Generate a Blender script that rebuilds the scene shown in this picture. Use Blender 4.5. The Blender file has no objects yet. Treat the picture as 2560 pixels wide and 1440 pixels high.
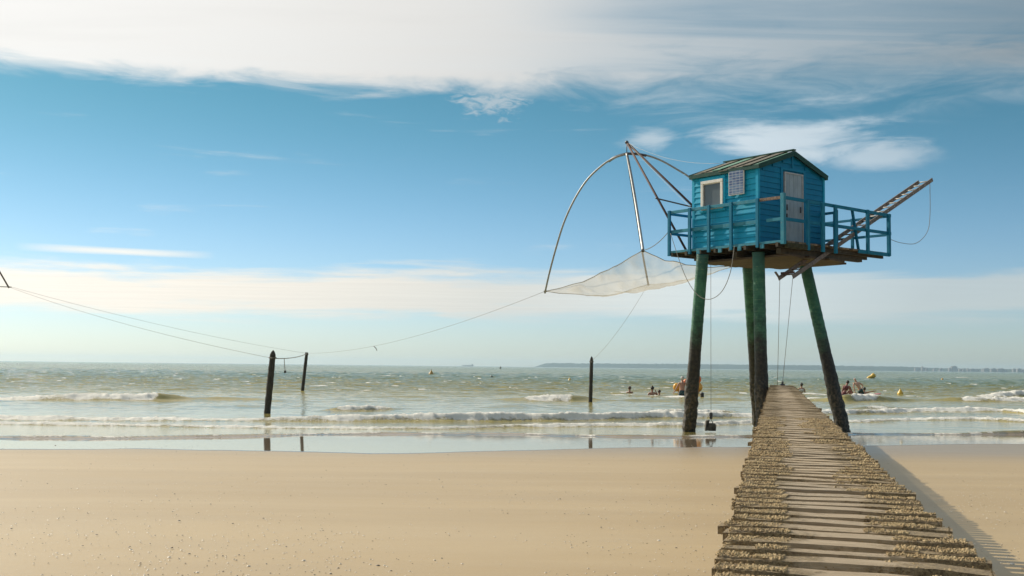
import bpy, bmesh, math, random
import numpy as np
from mathutils import Matrix, Vector
random.seed(7)
SC = bpy.context.scene
COL = SC.collection
R = math.radians

# ------------------------------------------------------------------ camera
FPX, EYE = 2800.0, 1.7
PITCH, ROLL = math.atan(196 / 2800.0), R(0.627)
CM = Matrix.Rotation(math.pi / 2 + PITCH, 4, 'X') @ Matrix.Rotation(ROLL, 4, 'Z')
cam_data = bpy.data.cameras.new('camera')
cam = bpy.data.objects.new('camera', cam_data)
COL.objects.link(cam)
cam.matrix_world = Matrix.Translation((0, 0, EYE)) @ CM
cam_data.sensor_width = 36.0
cam_data.lens = 36.0 * FPX / 2560.0
cam_data.clip_start, cam_data.clip_end = 0.1, 60000
SC.camera = cam

# ------------------------------------------------------------------ shader helpers
class V:
    """a float socket with arithmetic, for short node graphs"""
    def __init__(s, t, k): s.t, s.k = t, k
    def _m(s, op, *a):
        n = s.t.nodes.new('ShaderNodeMath'); n.operation = op
        for i, q in enumerate((s,) + a):
            if isinstance(q, V): s.t.links.new(q.k, n.inputs[i])
            else: n.inputs[i].default_value = q
        return V(s.t, n.outputs[0])
    def __add__(s, o): return s._m('ADD', o)
    __radd__ = __add__
    def __sub__(s, o): return s._m('SUBTRACT', o)
    def __rsub__(s, o): return s._m('MULTIPLY', -1.0)._m('ADD', o)
    def __mul__(s, o): return s._m('MULTIPLY', o)
    __rmul__ = __mul__
    def __truediv__(s, o): return s._m('DIVIDE', o)
    def clip(s):
        r = s._m('ADD', 0.0); r.k.node.use_clamp = True; return r
    def max(s, o): return s._m('MAXIMUM', o)
    def min(s, o): return s._m('MINIMUM', o)
    def pow(s, o): return s._m('POWER', o)
    def step(s, a, b):
        n = s.t.nodes.new('ShaderNodeMapRange'); n.interpolation_type = 'SMOOTHSTEP'
        s.t.links.new(s.k, n.inputs[0])
        for i, q in ((1, a), (2, b)):
            if isinstance(q, V): s.t.links.new(q.k, n.inputs[i])
            else: n.inputs[i].default_value = q
        return V(s.t, n.outputs[0])

def setin(t, sock, v):
    if isinstance(v, V): t.links.new(v.k, sock)
    elif hasattr(v, 'is_output'): t.links.new(v, sock)
    elif isinstance(v, (tuple, list)) and len(v) == 3 and sock.type == 'RGBA': sock.default_value = (*v, 1)
    else: sock.default_value = v

def mix(t, f, a, b):
    n = t.nodes.new('ShaderNodeMix'); n.data_type = 'RGBA'
    setin(t, n.inputs[0], f); setin(t, n.inputs[6], a); setin(t, n.inputs[7], b)
    return n.outputs[2]

def comb(t, x, y, z):
    n = t.nodes.new('ShaderNodeCombineXYZ')
    for i, q in enumerate((x, y, z)): setin(t, n.inputs[i], q)
    return n.outputs[0]

def noise(t, vec, scale=1.0, detail=4.0, rough=0.55, dist=0.0):
    n = t.nodes.new('ShaderNodeTexNoise')
    if vec is not None: t.links.new(vec, n.inputs['Vector'])
    n.inputs['Scale'].default_value = scale; n.inputs['Detail'].default_value = detail
    n.inputs['Roughness'].default_value = rough; n.inputs['Distortion'].default_value = dist
    return V(t, n.outputs['Fac'])

def scaled(t, vec, s):
    n = t.nodes.new('ShaderNodeMapping'); t.links.new(vec, n.inputs[0]); n.inputs['Scale'].default_value = s
    return n.outputs[0]

# ------------------------------------------------------------------ sun, sky, exposure
SUN_EL, SUN_AZ = R(31.8), R(-48.0)          # azimuth from +Y, negative = towards -X
SDIR = Vector((math.sin(SUN_AZ) * math.cos(SUN_EL), math.cos(SUN_AZ) * math.cos(SUN_EL), math.sin(SUN_EL)))
world = bpy.data.worlds.new('World'); SC.world = world; world.use_nodes = True
wt = world.node_tree; wt.nodes.clear()
sky = wt.nodes.new('ShaderNodeTexSky'); sky.sky_type = 'NISHITA'; sky.sun_disc = False
sky.sun_elevation = SUN_EL; sky.sun_rotation = SUN_AZ
sky.altitude = 0; sky.air_density = 1.0; sky.dust_density = 0.35; sky.ozone_density = 1.6
tc = wt.nodes.new('ShaderNodeTexCoord')
sep = wt.nodes.new('ShaderNodeSeparateXYZ'); wt.links.new(tc.outputs['Generated'], sep.inputs[0])
X, Y, Z = (V(wt, o) for o in sep.outputs)
DEG = 57.29578
az = X._m('ARCTAN2', Y) * DEG
el = Z._m('ARCSINE') * DEG
zc = Z.max(0.03)
pvec = comb(wt, X / zc, Y / zc, 0.0)
avec = comb(wt, az, el, 0.0)
dotn = wt.nodes.new('ShaderNodeVectorMath'); dotn.operation = 'DOT_PRODUCT'
wt.links.new(tc.outputs['Generated'], dotn.inputs[0]); dotn.inputs[1].default_value = SDIR
sdot = V(wt, dotn.outputs['Value'])
# high cloud bank above about 14 degrees
nb = noise(wt, scaled(wt, pvec, (0.55, 1.5, 1)), 1.0, 6, 0.55, 0.3)
nf = noise(wt, scaled(wt, avec, (0.16, 0.75, 1)), 1.0, 7, 0.62, 0.6)
nw = noise(wt, scaled(wt, avec, (0.05, 0.10, 1)), 1.0, 3, 0.5, 0.0)
right = az.step(-2.0, 12.0)
nst = noise(wt, scaled(wt, pvec, (0.35, 2.6, 1)), 1.0, 7, 0.6, 0.8)
edge = 14.0 + (nw - 0.5) * 1.6 - right * 0.2
soft = 0.75 + right * 2.2
bank = (el - edge + (nf - 0.5) * (2.4 + right * 6.0) + (nb - 0.5) * right * 2.0) / soft
bank = bank.step(-0.7, 0.9) * (0.98 - right * 0.08 - (nb - 0.42).max(0.0) * right * 1.0 - (nst - 0.45).max(0.0) * (0.2 + right * 1.6))
# a loose cloud lower on the right and a few rippled tatters
def puff(a0, e0, wa, we, g, thr):
    q = 1.0 - (((az - a0) / wa).pow(2.0) + ((el - e0) / we).pow(2.0))._m('SQRT')
    return (q + (nf - 0.5) * g).step(thr, thr + 0.8)
p1 = puff(14.2, 11.2, 6.2, 1.7, 2.2, 0.05) * 0.85
p1b = puff(18.0, 10.3, 3.6, 0.8, 1.4, 0.05) * 0.7
p2 = puff(7.0, 11.6, 2.3, 0.9, 2.2, 0.2) * 0.55
nr = noise(wt, scaled(wt, avec, (1.1, 2.8, 1)), 1.0, 5, 0.6, 0.8)
q3 = 1.0 - (((az + 1.0) / 2.6).pow(2.0) + ((el - 13.6) / 1.3).pow(2.0))._m('SQRT')
p3 = (q3 + (nr - 0.5) * 2.6).step(0.15, 1.0) * 0.5
# low banded cloud near the horizon
ns = noise(wt, scaled(wt, avec, (0.09, 1.3, 1)), 1.0, 6, 0.55, 0.5)
low = (el.step(1.6, 3.6) * (1.0 - (el + (nf - 0.5) * 2.0 + (nw - 0.5) * 2.4).step(3.6, 5.6)))
low = (low * 1.5 + (ns - 0.5) * 2.4 + (nf - 0.5) * 1.0 - 0.25).step(0.0, 0.95) * (0.97 - az.step(-4.0, 24.0) * 0.22) * el.step(1.2, 2.6)
st = (1.0 - ((el - 5.35 - (ns - 0.5) * 0.25) / 0.22).pow(2.0)).clip() * (1.0 - ((az + 19.5) / 4.6).pow(2.0)).clip() * 0.8
dens = bank.max(p1).max(p1b).max(p2).max(p3).max(low).max(st).clip()
tint = wt.nodes.new('ShaderNodeMix'); tint.data_type = 'RGBA'; tint.blend_type = 'MULTIPLY'; tint.inputs[0].default_value = 1
wt.links.new(sky.outputs[0], tint.inputs[6]); wt.links.new(mix(wt, el.step(1.0, 15.0), (0.73, 0.895, 1.17), (0.325, 0.675, 0.68)), tint.inputs[7])
clum = ((sdot - 0.47) * 12.0 + 4.7).max(3.2).min(10.5) * (0.90 + nst * 0.2) * (1.0 + (1.0 - el.step(5.0, 9.0)) * 0.22) + (1.0 - el.step(12.3, 15.0)) * right * 2.6
ccol = wt.nodes.new('ShaderNodeMix'); ccol.data_type = 'RGBA'; ccol.blend_type = 'MULTIPLY'; ccol.inputs[0].default_value = 1
wt.links.new(mix(wt, sdot.step(0.42, 0.78), (0.86, 0.99, 1.08), (1.0, 0.985, 0.95)), ccol.inputs[6])
wt.links.new(comb(wt, clum, clum, clum), ccol.inputs[7])
lowc = wt.nodes.new('ShaderNodeMix'); lowc.data_type = 'RGBA'; lowc.blend_type = 'MULTIPLY'; wt.links.new((1.0 - el.step(4.5, 8.0)).k, lowc.inputs[0])
wt.links.new(ccol.outputs[2], lowc.inputs[6]); lowc.inputs[7].default_value = (1.02, 0.965, 0.88, 1)
bg = wt.nodes.new('ShaderNodeBackground'); bg.inputs[1].default_value = 0.088
wt.links.new(mix(wt, dens, tint.outputs[2], lowc.outputs[2]), bg.inputs[0])
wo = wt.nodes.new('ShaderNodeOutputWorld'); wt.links.new(bg.outputs[0], wo.inputs[0])

sl = bpy.data.lights.new('sun', 'SUN'); sl.energy = 4.3; sl.angle = R(0.53); sl.color = (1.0, 0.91, 0.75)
so = bpy.data.objects.new('sun', sl); COL.objects.link(so)
so.rotation_euler = SDIR.to_track_quat('Z', 'Y').to_euler(); so.location = SDIR * 60
SC.view_settings.view_transform = 'Standard'; SC.view_settings.look = 'None'
SC.view_settings.exposure = 0.2; SC.view_settings.gamma = 1.0; SC.view_settings.use_curve_mapping = False

# ------------------------------------------------------------------ pixel -> place
def ray(x, y): return CM.to_3x3() @ Vector(((x - 1280) / FPX, -(y - 720) / FPX, -1.0))
EYEP = Vector((0, 0, EYE))
def on_z(x, y, z):
    r = ray(x, y); return EYEP + r * ((z - EYE) / r.z)
def at_d(x, y, d):
    r = ray(x, y); return EYEP + r * (d / r.y)
def on_plane(x, y, p, n):
    r = ray(x, y); return EYEP + r * ((Vector(p) - EYEP).dot(n) / r.dot(n))
S0, SL = 0.89, 0.03                           # dry beach: z = S0 - SL * y
def on_sand(x, y):
    r = ray(x, y); return EYEP + r * ((EYE - S0) / (-SL * r.y - r.z))

# ------------------------------------------------------------------ mesh helpers
def tag(o, label=None, cat=None, group=None, kind=None):
    if label: o['label'] = label
    if cat: o['category'] = cat
    if group: o['group'] = group
    if kind: o['kind'] = kind
    return o

def origin(o):
    p = Vector((0, 0, 0))
    while o is not None: p = p + o.location; o = o.parent
    return p

def empty(name, loc):
    o = bpy.data.objects.new(name, None); COL.objects.link(o); o.location = loc; o.empty_display_size = 0.2
    return o

class MB:
    def __init__(s): s.v, s.f = [], []
    def add(s, vs, fs):
        n = len(s.v); s.v += [Vector(q) for q in vs]; s.f += [tuple(i + n for i in f) for f in fs]; return s
    def box(s, c, ax, ay, az_, taper=None):
        """c centre; three half-extent vectors"""
        c, ax, ay, az_ = Vector(c), Vector(ax), Vector(ay), Vector(az_)
        vs = [c + sx * ax + sy * ay + sz * az_ for sz in (-1, 1) for sx, sy in ((-1, -1), (1, -1), (1, 1), (-1, 1))]
        return s.add(vs, [(3, 2, 1, 0), (4, 5, 6, 7), (0, 1, 5, 4), (1, 2, 6, 5), (2, 3, 7, 6), (3, 0, 4, 7)])
    def bar(s, a, b, w, h, up=(0, 0, 1)):
        """a beam from a to b, w wide, h deep along 'up'"""
        a, b, up = Vector(a), Vector(b), Vector(up)
        d = (b - a).normalized(); side = d.cross(up).normalized(); upv = side.cross(d)
        return s.box((a + b) / 2, (b - a) / 2, side * w / 2, upv * h / 2)
    def tube(s, pts, rad, n=8, cap=True):
        pts = [Vector(p) for p in pts]
        if not isinstance(rad, (list, tuple)): rad = [rad] * len(pts)
        vs, fs = [], []
        pa = None
        for i, p in enumerate(pts):
            d = (pts[min(i + 1, len(pts) - 1)] - pts[max(i - 1, 0)]).normalized()
            if pa is None:
                q = Vector((0, 0, 1)) if abs(d.z) < 0.9 else Vector((1, 0, 0))
                pa = d.cross(q).normalized()
            else: pa = (pa - d * pa.dot(d)).normalized()
            pb = d.cross(pa)
            for k in range(n):
                a = 2 * math.pi * k / n
                vs.append(p + (pa * math.cos(a) + pb * math.sin(a)) * rad[i])
        for i in range(len(pts) - 1):
            for k in range(n):
                fs.append((i * n + k, i * n + (k + 1) % n, (i + 1) * n + (k + 1) % n, (i + 1) * n + k))
        if cap:
            fs.append(tuple(reversed(range(n)))); fs.append(tuple((len(pts) - 1) * n + k for k in range(n)))
        return s.add(vs, fs)
    def ball(s, c, r, nu=10, nv=6, squash=(1, 1, 1), axes=None):
        c = Vector(c); vs, fs = [], []
        A = axes or (Vector((1, 0, 0)), Vector((0, 1, 0)), Vector((0, 0, 1)))
        for j in range(1, nv):
            th = math.pi * j / nv
            for i in range(nu):
                ph = 2 * math.pi * i / nu
                vs.append(c + A[0] * (r * squash[0] * math.sin(th) * math.cos(ph)) + A[1] * (r * squash[1] * math.sin(th) * math.sin(ph)) + A[2] * (r * squash[2] * math.cos(th)))
        vs += [c + A[2] * r * squash[2], c - A[2] * r * squash[2]]
        t, b = len(vs) - 2, len(vs) - 1
        for j in range(nv - 2):
            for i in range(nu): fs.append((j * nu + i, (j + 1) * nu + i, (j + 1) * nu + (i + 1) % nu, j * nu + (i + 1) % nu))
        for i in range(nu): fs.append((t, i, (i + 1) % nu)); fs.append((b, (nv - 2) * nu + (i + 1) % nu, (nv - 2) * nu + i))
        return s.add(vs, fs)
    def build(s, name, mat, parent=None, smooth=False, bevel=0):
        me = bpy.data.meshes.new(name)
        o0 = origin(parent) if parent else Vector((0, 0, 0))
        me.from_pydata([v - o0 for v in s.v], [], s.f); me.update()
        return finish(name, me, mat, parent, smooth, bevel)

def finish(name, me, mat, parent=None, smooth=False, bevel=0):
    for m in (mat if isinstance(mat, list) else [mat]): me.materials.append(m)
    if smooth: me.shade_smooth()
    o = bpy.data.objects.new(name, me); COL.objects.link(o)
    if parent: o.parent = parent
    if bevel:
        b = o.modifiers.new('bevel', 'BEVEL'); b.width = bevel; b.segments = 1; b.limit_method = 'ANGLE'
    return o

def np_mesh(name, verts, faces, mat, parent=None, smooth=False):
    """verts (n,3), faces (m,k) arrays"""
    me = bpy.data.meshes.new(name); verts = np.asarray(verts, np.float32); faces = np.asarray(faces, np.int32)
    if parent: verts = verts - np.array(origin(parent), np.float32)
    k = faces.shape[1]
    me.vertices.add(len(verts)); me.vertices.foreach_set('co', verts.ravel())
    me.loops.add(faces.size); me.loops.foreach_set('vertex_index', faces.ravel())
    me.polygons.add(len(faces)); me.polygons.foreach_set('loop_start', np.arange(0, faces.size, k, dtype=np.int32))
    me.polygons.foreach_set('loop_total', np.full(len(faces), k, np.int32))
    me.update(calc_edges=True)
    return finish(name, me, mat, parent, smooth)

# vectorised value noise
def _h(i, j, s):
    n = (i * 374761393 + j * 668265263 + s * 974634777) & 0xffffffff
    n = ((n ^ (n >> 13)) * 1274126177) & 0xffffffff
    n = ((n ^ (n >> 16)) * 2246822519) & 0xffffffff
    return ((n ^ (n >> 15)) & 0xffff) / 65535.0
def vn(x, y, s=0):
    xi, yi = np.floor(x).astype(np.int64), np.floor(y).astype(np.int64)
    fx, fy = x - xi, y - yi
    fx, fy = fx * fx * fx * (fx * (fx * 6 - 15) + 10), fy * fy * fy * (fy * (fy * 6 - 15) + 10)
    return (_h(xi, yi, s) * (1 - fx) + _h(xi + 1, yi, s) * fx) * (1 - fy) + (_h(xi, yi + 1, s) * (1 - fx) + _h(xi + 1, yi + 1, s) * fx) * fy
def fbm(x, y, o=4, s=0, g=0.5):
    r, a, t = 0, 1.0, 0
    for k in range(o):
        r = r + a * vn(x, y, s + k * 17); t += a; a *= g; x = x * 2.03 + 11.3; y = y * 2.03 + 5.7
    return r / t
def sst(a, b, x):
    t = np.clip((x - a) / (b - a), 0, 1); return t * t * (3 - 2 * t)

# ------------------------------------------------------------------ materials
def new_mat(name):
    m = bpy.data.materials.new(name); m.use_nodes = True
    t = m.node_tree; return m, t, t.nodes['Principled BSDF']

def coords(t, kind='Object'):
    n = t.nodes.new('ShaderNodeTexCoord'); return n.outputs[kind]

def world_pos(t):
    n = t.nodes.new('ShaderNodeNewGeometry'); return n.outputs['Position']

def bump(t, p, h, strength=0.3, dist=0.01):
    n = t.nodes.new('ShaderNodeBump'); n.inputs['Strength'].default_value = strength; n.inputs['Distance'].default_value = dist
    t.links.new(h.k, n.inputs['Height']); t.links.new(n.outputs[0], p.inputs['Normal']); return n

def rnd(t):
    n = t.nodes.new('ShaderNodeObjectInfo'); return V(t, n.outputs['Random'])

def simple(name, a, b=None, scale=8, rough=0.6, metal=0.0, bstr=0.25, stretch=(1, 1, 1), rand=0.0, detail=5, bd=0.01, spec=0.5):
    """two-tone noisy material with a little relief"""
    m, t, p = new_mat(name)
    c = scaled(t, coords(t), stretch)
    n = noise(t, c, scale, detail, 0.6)
    b = b or tuple(q * 0.6 for q in a)
    f = n.step(0.3, 0.7)
    if rand: f = (f * (1 - rand) + rnd(t) * rand)
    t.links.new(mix(t, f, a, b), p.inputs['Base Color'])
    p.inputs['Roughness'].default_value = rough; p.inputs['Metallic'].default_value = metal
    p.inputs['Specular IOR Level'].default_value = spec
    if bstr: bump(t, p, n, bstr, bd)
    return m

def paint(name, a, faded, wood=(0.16, 0.12, 0.09), peel=0.62, rough=0.45, scale=3.0):
    """old oil paint: faded patches, some bare wood, light grain"""
    m, t, p = new_mat(name)
    c = world_pos(t)
    n1 = noise(t, c, scale, 5, 0.6); n2 = noise(t, scaled(t, c, (9, 9, 22)), 1.0, 6, 0.65); n3 = noise(t, c, 26, 4, 0.7)
    col = mix(t, (n1.step(0.38, 0.72) * 0.55 + rnd(t) * 0.3).clip(), a, faded)
    col = mix(t, (n2 * 0.6 + n3 * 0.4).step(peel, peel + 0.05) * 0.8, col, wood)
    st_ = noise(t, scaled(t, c, (13, 13, 1.1)), 1.0, 4, 0.6)
    col = mix(t, st_.step(0.52, 0.75) * 0.35, col, tuple(q * 0.45 + 0.01 for q in a))
    t.links.new(col, p.inputs['Base Color'])
    p.inputs['Roughness'].default_value = rough + 0.1; p.inputs['Specular IOR Level'].default_value = 0.2
    bump(t, p, n2 * 0.6 + n3 * 0.4, 0.25, 0.01)
    return m

M = {}
M['blue_lit'] = paint('sunlit_wall_paint', (0.006, 0.33, 0.56), (0.02, 0.43, 0.63), peel=0.76)  # cabin blue with the sunlit wall's brightness put into the colour
M['blue_shaded'] = paint('shaded_wall_paint', (0.002, 0.19, 0.37), (0.004, 0.225, 0.41), peel=0.77)  # same cabin blue, shade of the unlit walls painted into the colour
M['blue_rail'] = paint('blue_rail_paint', (0.006, 0.155, 0.28), (0.02, 0.23, 0.35), (0.20, 0.19, 0.16), 0.68, 0.55, 5)
M['rail_worn'] = paint('worn_rail_paint', (0.035, 0.23, 0.33), (0.09, 0.30, 0.38), (0.22, 0.20, 0.17), 0.58, 0.65, 6)
M['rail_rust'] = simple('peeled_brown_rail', (0.30, 0.21, 0.15), (0.10, 0.06, 0.04), 30, 0.8, bstr=0.8, bd=0.02)
M['roof_green'] = paint('green_roof_trim', (0.012, 0.06, 0.052), (0.03, 0.11, 0.085), (0.06, 0.055, 0.045), 0.62)
M['roof_mint'] = paint('faded_mint_roof_board', (0.13, 0.28, 0.20), (0.19, 0.33, 0.24), (0.20, 0.17, 0.12), 0.60)
M['roof_board'] = simple('weathered_roof_board', (0.20, 0.175, 0.13), (0.08, 0.08, 0.06), 6, 0.75, rand=0.4, stretch=(3, 3, 3))
M['white_frame'] = simple('white_window_frame', (0.82, 0.81, 0.76), (0.72, 0.70, 0.64), 9, 0.45, bstr=0.1)
M['door_grey'] = simple('grey_door_paint', (0.36, 0.45, 0.52), (0.25, 0.32, 0.38), 5, 0.6, stretch=(1, 1, 0.4))
M['door_frame'] = simple('grey_white_door_frame', (0.50, 0.52, 0.54), (0.38, 0.40, 0.42), 9, 0.55, bstr=0.1)
M['wood_dark'] = simple('dark_wet_timber', (0.10, 0.085, 0.06), (0.035, 0.03, 0.02), 7, 0.8, rand=0.3, bstr=0.5)
M['wood_tan'] = simple('tan_timber', (0.33, 0.24, 0.15), (0.17, 0.12, 0.08), 7, 0.75, rand=0.3, bstr=0.4)
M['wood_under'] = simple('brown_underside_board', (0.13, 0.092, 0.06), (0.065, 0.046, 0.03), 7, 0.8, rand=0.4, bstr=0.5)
M['ladder'] = simple('weathered_ladder_wood', (0.24, 0.20, 0.18), (0.13, 0.11, 0.10), 14, 0.7, bstr=0.3)
M['rung'] = simple('pale_rung', (0.55, 0.52, 0.46), (0.38, 0.36, 0.32), 14, 0.45, bstr=0.1)
M['metal'] = simple('galvanised_tube', (0.40, 0.41, 0.41), (0.28, 0.29, 0.29), 18, 0.5, 0.6, 0.1)
M['metal_dark'] = simple('dark_steel_tube', (0.13, 0.13, 0.14), (0.06, 0.06, 0.07), 18, 0.5, 0.5, 0.1)
M['rust'] = simple('rusty_steel', (0.105, 0.055, 0.045), (0.045, 0.028, 0.028), 14, 0.8, 0.1, 0.4)
M['rope'] = simple('grey_rope', (0.30, 0.28, 0.24), (0.18, 0.17, 0.15), 60, 0.9, bstr=0.2)
M['rope_pale'] = simple('pale_rope', (0.75, 0.72, 0.66), (0.6, 0.58, 0.52), 60, 0.9, bstr=0.2)
M['post'] = simple('barnacled_post', (0.070, 0.062, 0.048), (0.020, 0.018, 0.015), 25, 0.85, bstr=0.9, bd=0.03)
M['concrete'] = simple('algae_concrete', (0.16, 0.14, 0.11), (0.035, 0.03, 0.025), 9, 0.8, bstr=0.7, bd=0.02)
M['buoy'] = simple('yellow_buoy', (0.78, 0.50, 0.06), (0.60, 0.36, 0.04), 4, 0.4, bstr=0.05)
M['buoy_ochre'] = simple('ochre_buoy', (0.62, 0.36, 0.06), (0.42, 0.24, 0.05), 4, 0.5, bstr=0.05)
M['buoy_dark'] = simple('dark_float', (0.10, 0.14, 0.11), (0.05, 0.07, 0.06), 6, 0.5, bstr=0.05)
M['orange'] = simple('orange_vinyl', (0.85, 0.22, 0.05), (0.75, 0.16, 0.03), 3, 0.3, bstr=0.0)
M['yellow'] = simple('yellow_orange_vinyl', (0.85, 0.42, 0.05), (0.75, 0.35, 0.04), 3, 0.3, bstr=0.0)
M['pink'] = simple('pink_foam_board', (0.75, 0.16, 0.20), (0.6, 0.12, 0.16), 5, 0.5, bstr=0.0)
M['black_vinyl'] = simple('grey_vinyl_raft', (0.09, 0.09, 0.10), (0.06, 0.06, 0.06), 5, 0.4, bstr=0.0)
M['skin_tan'] = simple('tanned_skin', (0.40, 0.20, 0.13), (0.33, 0.16, 0.10), 8, 0.5, bstr=0.0)
M['skin_pale'] = simple('fair_skin', (0.58, 0.36, 0.27), (0.50, 0.29, 0.21), 8, 0.5, bstr=0.0)
M['skin_dark'] = simple('sunburnt_skin', (0.30, 0.12, 0.09), (0.24, 0.09, 0.07), 8, 0.5, bstr=0.0)
M['hair_dark'] = simple('dark_hair', (0.02, 0.016, 0.014), (0.04, 0.03, 0.025), 30, 0.6, bstr=0.3)
M['hair_grey'] = simple('grey_hair', (0.50, 0.48, 0.45), (0.35, 0.33, 0.31), 30, 0.6, bstr=0.3)
M['hair_brown'] = simple('brown_hair', (0.10, 0.055, 0.035), (0.06, 0.035, 0.025), 30, 0.6, bstr=0.3)
M['trunks'] = simple('dark_teal_trunks', (0.02, 0.06, 0.055), (0.012, 0.035, 0.035), 12, 0.7, bstr=0.1)
M['cloth_red'] = simple('maroon_swimsuit', (0.16, 0.03, 0.035), (0.10, 0.02, 0.02), 12, 0.7, bstr=0.1)
M['cloth_white'] = simple('pale_swim_top', (0.6, 0.58, 0.55), (0.5, 0.48, 0.45), 12, 0.7, bstr=0.1)
M['ship'] = simple('far_ship_paint', (0.20, 0.20, 0.22), (0.14, 0.14, 0.15), 1, 0.6, bstr=0.0)
M['far_wall'] = simple('far_building_wall', (0.24, 0.215, 0.20), (0.15, 0.14, 0.135), 0.05, 0.8, rand=0.7, bstr=0.0)
M['coast'] = simple('far_woodland', (0.045, 0.065, 0.04), (0.025, 0.04, 0.025), 0.02, 0.9, bstr=0.0, spec=0.1)
M['shell_pale'] = simple('bleached_shell', (0.78, 0.72, 0.62), (0.60, 0.52, 0.42), 60, 0.5, rand=0.5, bstr=0.2)
M['shell_dark'] = simple('dark_pebble', (0.10, 0.085, 0.07), (0.05, 0.042, 0.035), 60, 0.6, rand=0.5, bstr=0.2)

def glass_mat():
    m, t, p = new_mat('dark_window_glass')
    p.inputs['Base Color'].default_value = (0.13, 0.15, 0.16, 1); p.inputs['Roughness'].default_value = 0.05
    bump(t, p, noise(t, world_pos(t), 2.2, 2), 0.05, 0.05); return m
M['glass'] = glass_mat()

def solar_mat():
    m, t, p = new_mat('solar_cells')
    c = coords(t)
    b = t.nodes.new('ShaderNodeTexBrick'); b.offset = 0.0
    mp = t.nodes.new('ShaderNodeMapping'); t.links.new(c, mp.inputs[0]); mp.inputs['Scale'].default_value = (1, 1, 1)
    t.links.new(mp.outputs[0], b.inputs['Vector'])
    b.inputs['Scale'].default_value = 1.0; b.inputs['Brick Width'].default_value = 0.125; b.inputs['Row Height'].default_value = 0.068
    b.inputs['Mortar Size'].default_value = 0.006; b.inputs['Color1'].default_value = (0.06, 0.09, 0.22, 1); b.inputs['Color2'].default_value = (0.16, 0.24, 0.38, 1)
    b.inputs['Mortar'].default_value = (0.42, 0.44, 0.48, 1)
    t.links.new(mix(t, noise(t, c, 9, 4).step(0.4, 0.8) * 0.4, b.outputs[0], (0.28, 0.38, 0.50)), p.inputs['Base Color'])
    p.inputs['Roughness'].default_value = 0.25; return m
M['solar'] = solar_mat()

def net_mat():
    m, t, p = new_mat('fine_fishing_net')
    t.links.new(mix(t, noise(t, scaled(t, world_pos(t), (2, 2, 2)), 1, 5), (0.62, 0.59, 0.53), (0.48, 0.45, 0.39)), p.inputs['Base Color'])
    p.inputs['Roughness'].default_value = 0.9
    tr = t.nodes.new('ShaderNodeBsdfTransparent'); tl = t.nodes.new('ShaderNodeBsdfTranslucent')
    tl.inputs[0].default_value = (0.68, 0.63, 0.54, 1)
    m1 = t.nodes.new('ShaderNodeMixShader'); m1.inputs[0].default_value = 0.5
    t.links.new(p.outputs[0], m1.inputs[1]); t.links.new(tl.outputs[0], m1.inputs[2])
    m2 = t.nodes.new('ShaderNodeMixShader')
    at = t.nodes.new('ShaderNodeAttribute'); at.attribute_name = 'thick'
    t.links.new((V(t, at.outputs['Fac']) * 1.0).clip().k, m2.inputs[0])
    t.links.new(tr.outputs[0], m2.inputs[1]); t.links.new(m1.outputs[0], m2.inputs[2])
    t.links.new(m2.outputs[0], t.nodes['Material Output'].inputs[0]); return m
M['net'] = net_mat()

def leg_mat():
    m, t, p = new_mat('stilt_leg')
    c = world_pos(t)
    s = t.nodes.new('ShaderNodeSeparateXYZ'); t.links.new(c, s.inputs[0]); z = V(t, s.outputs[2])
    n = noise(t, c, 3.5, 5, 0.65); nf_ = noise(t, c, 14, 5, 0.7)
    ring = noise(t, scaled(t, c, (1.5, 1.5, 46)), 1.0, 4, 0.7, 0.4)
    green = mix(t, (n * 0.75 + ring * 0.3).step(0.40, 0.66), (0.012, 0.10, 0.065), (0.05, 0.20, 0.115))
    green = mix(t, (z + (n - 0.5) * 0.8).step(3.9, 4.8) * 0.8, green, (0.012, 0.085, 0.085))
    green = mix(t, (nf_ * 0.6 + ring * 0.5).step(0.60, 0.72) * 0.4, green, (0.27, 0.26, 0.13))
    dark = mix(t, nf_.step(0.4, 0.7), (0.014, 0.014, 0.012), (0.05, 0.04, 0.028))
    dark = mix(t, z.step(1.7, 0.9) * nf_.step(0.42, 0.72) * 0.75, dark, (0.19, 0.145, 0.095))
    t.links.new(mix(t, (z + (n - 0.5) * 1.3 + (ring - 0.5) * 0.35).step(3.3, 2.0), green, dark), p.inputs['Base Color'])
    p.inputs['Roughness'].default_value = 0.55
    bump(t, p, ring * 0.6 + nf_ * 0.4, 0.6, 0.03); return m
M['leg'] = leg_mat()

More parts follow.
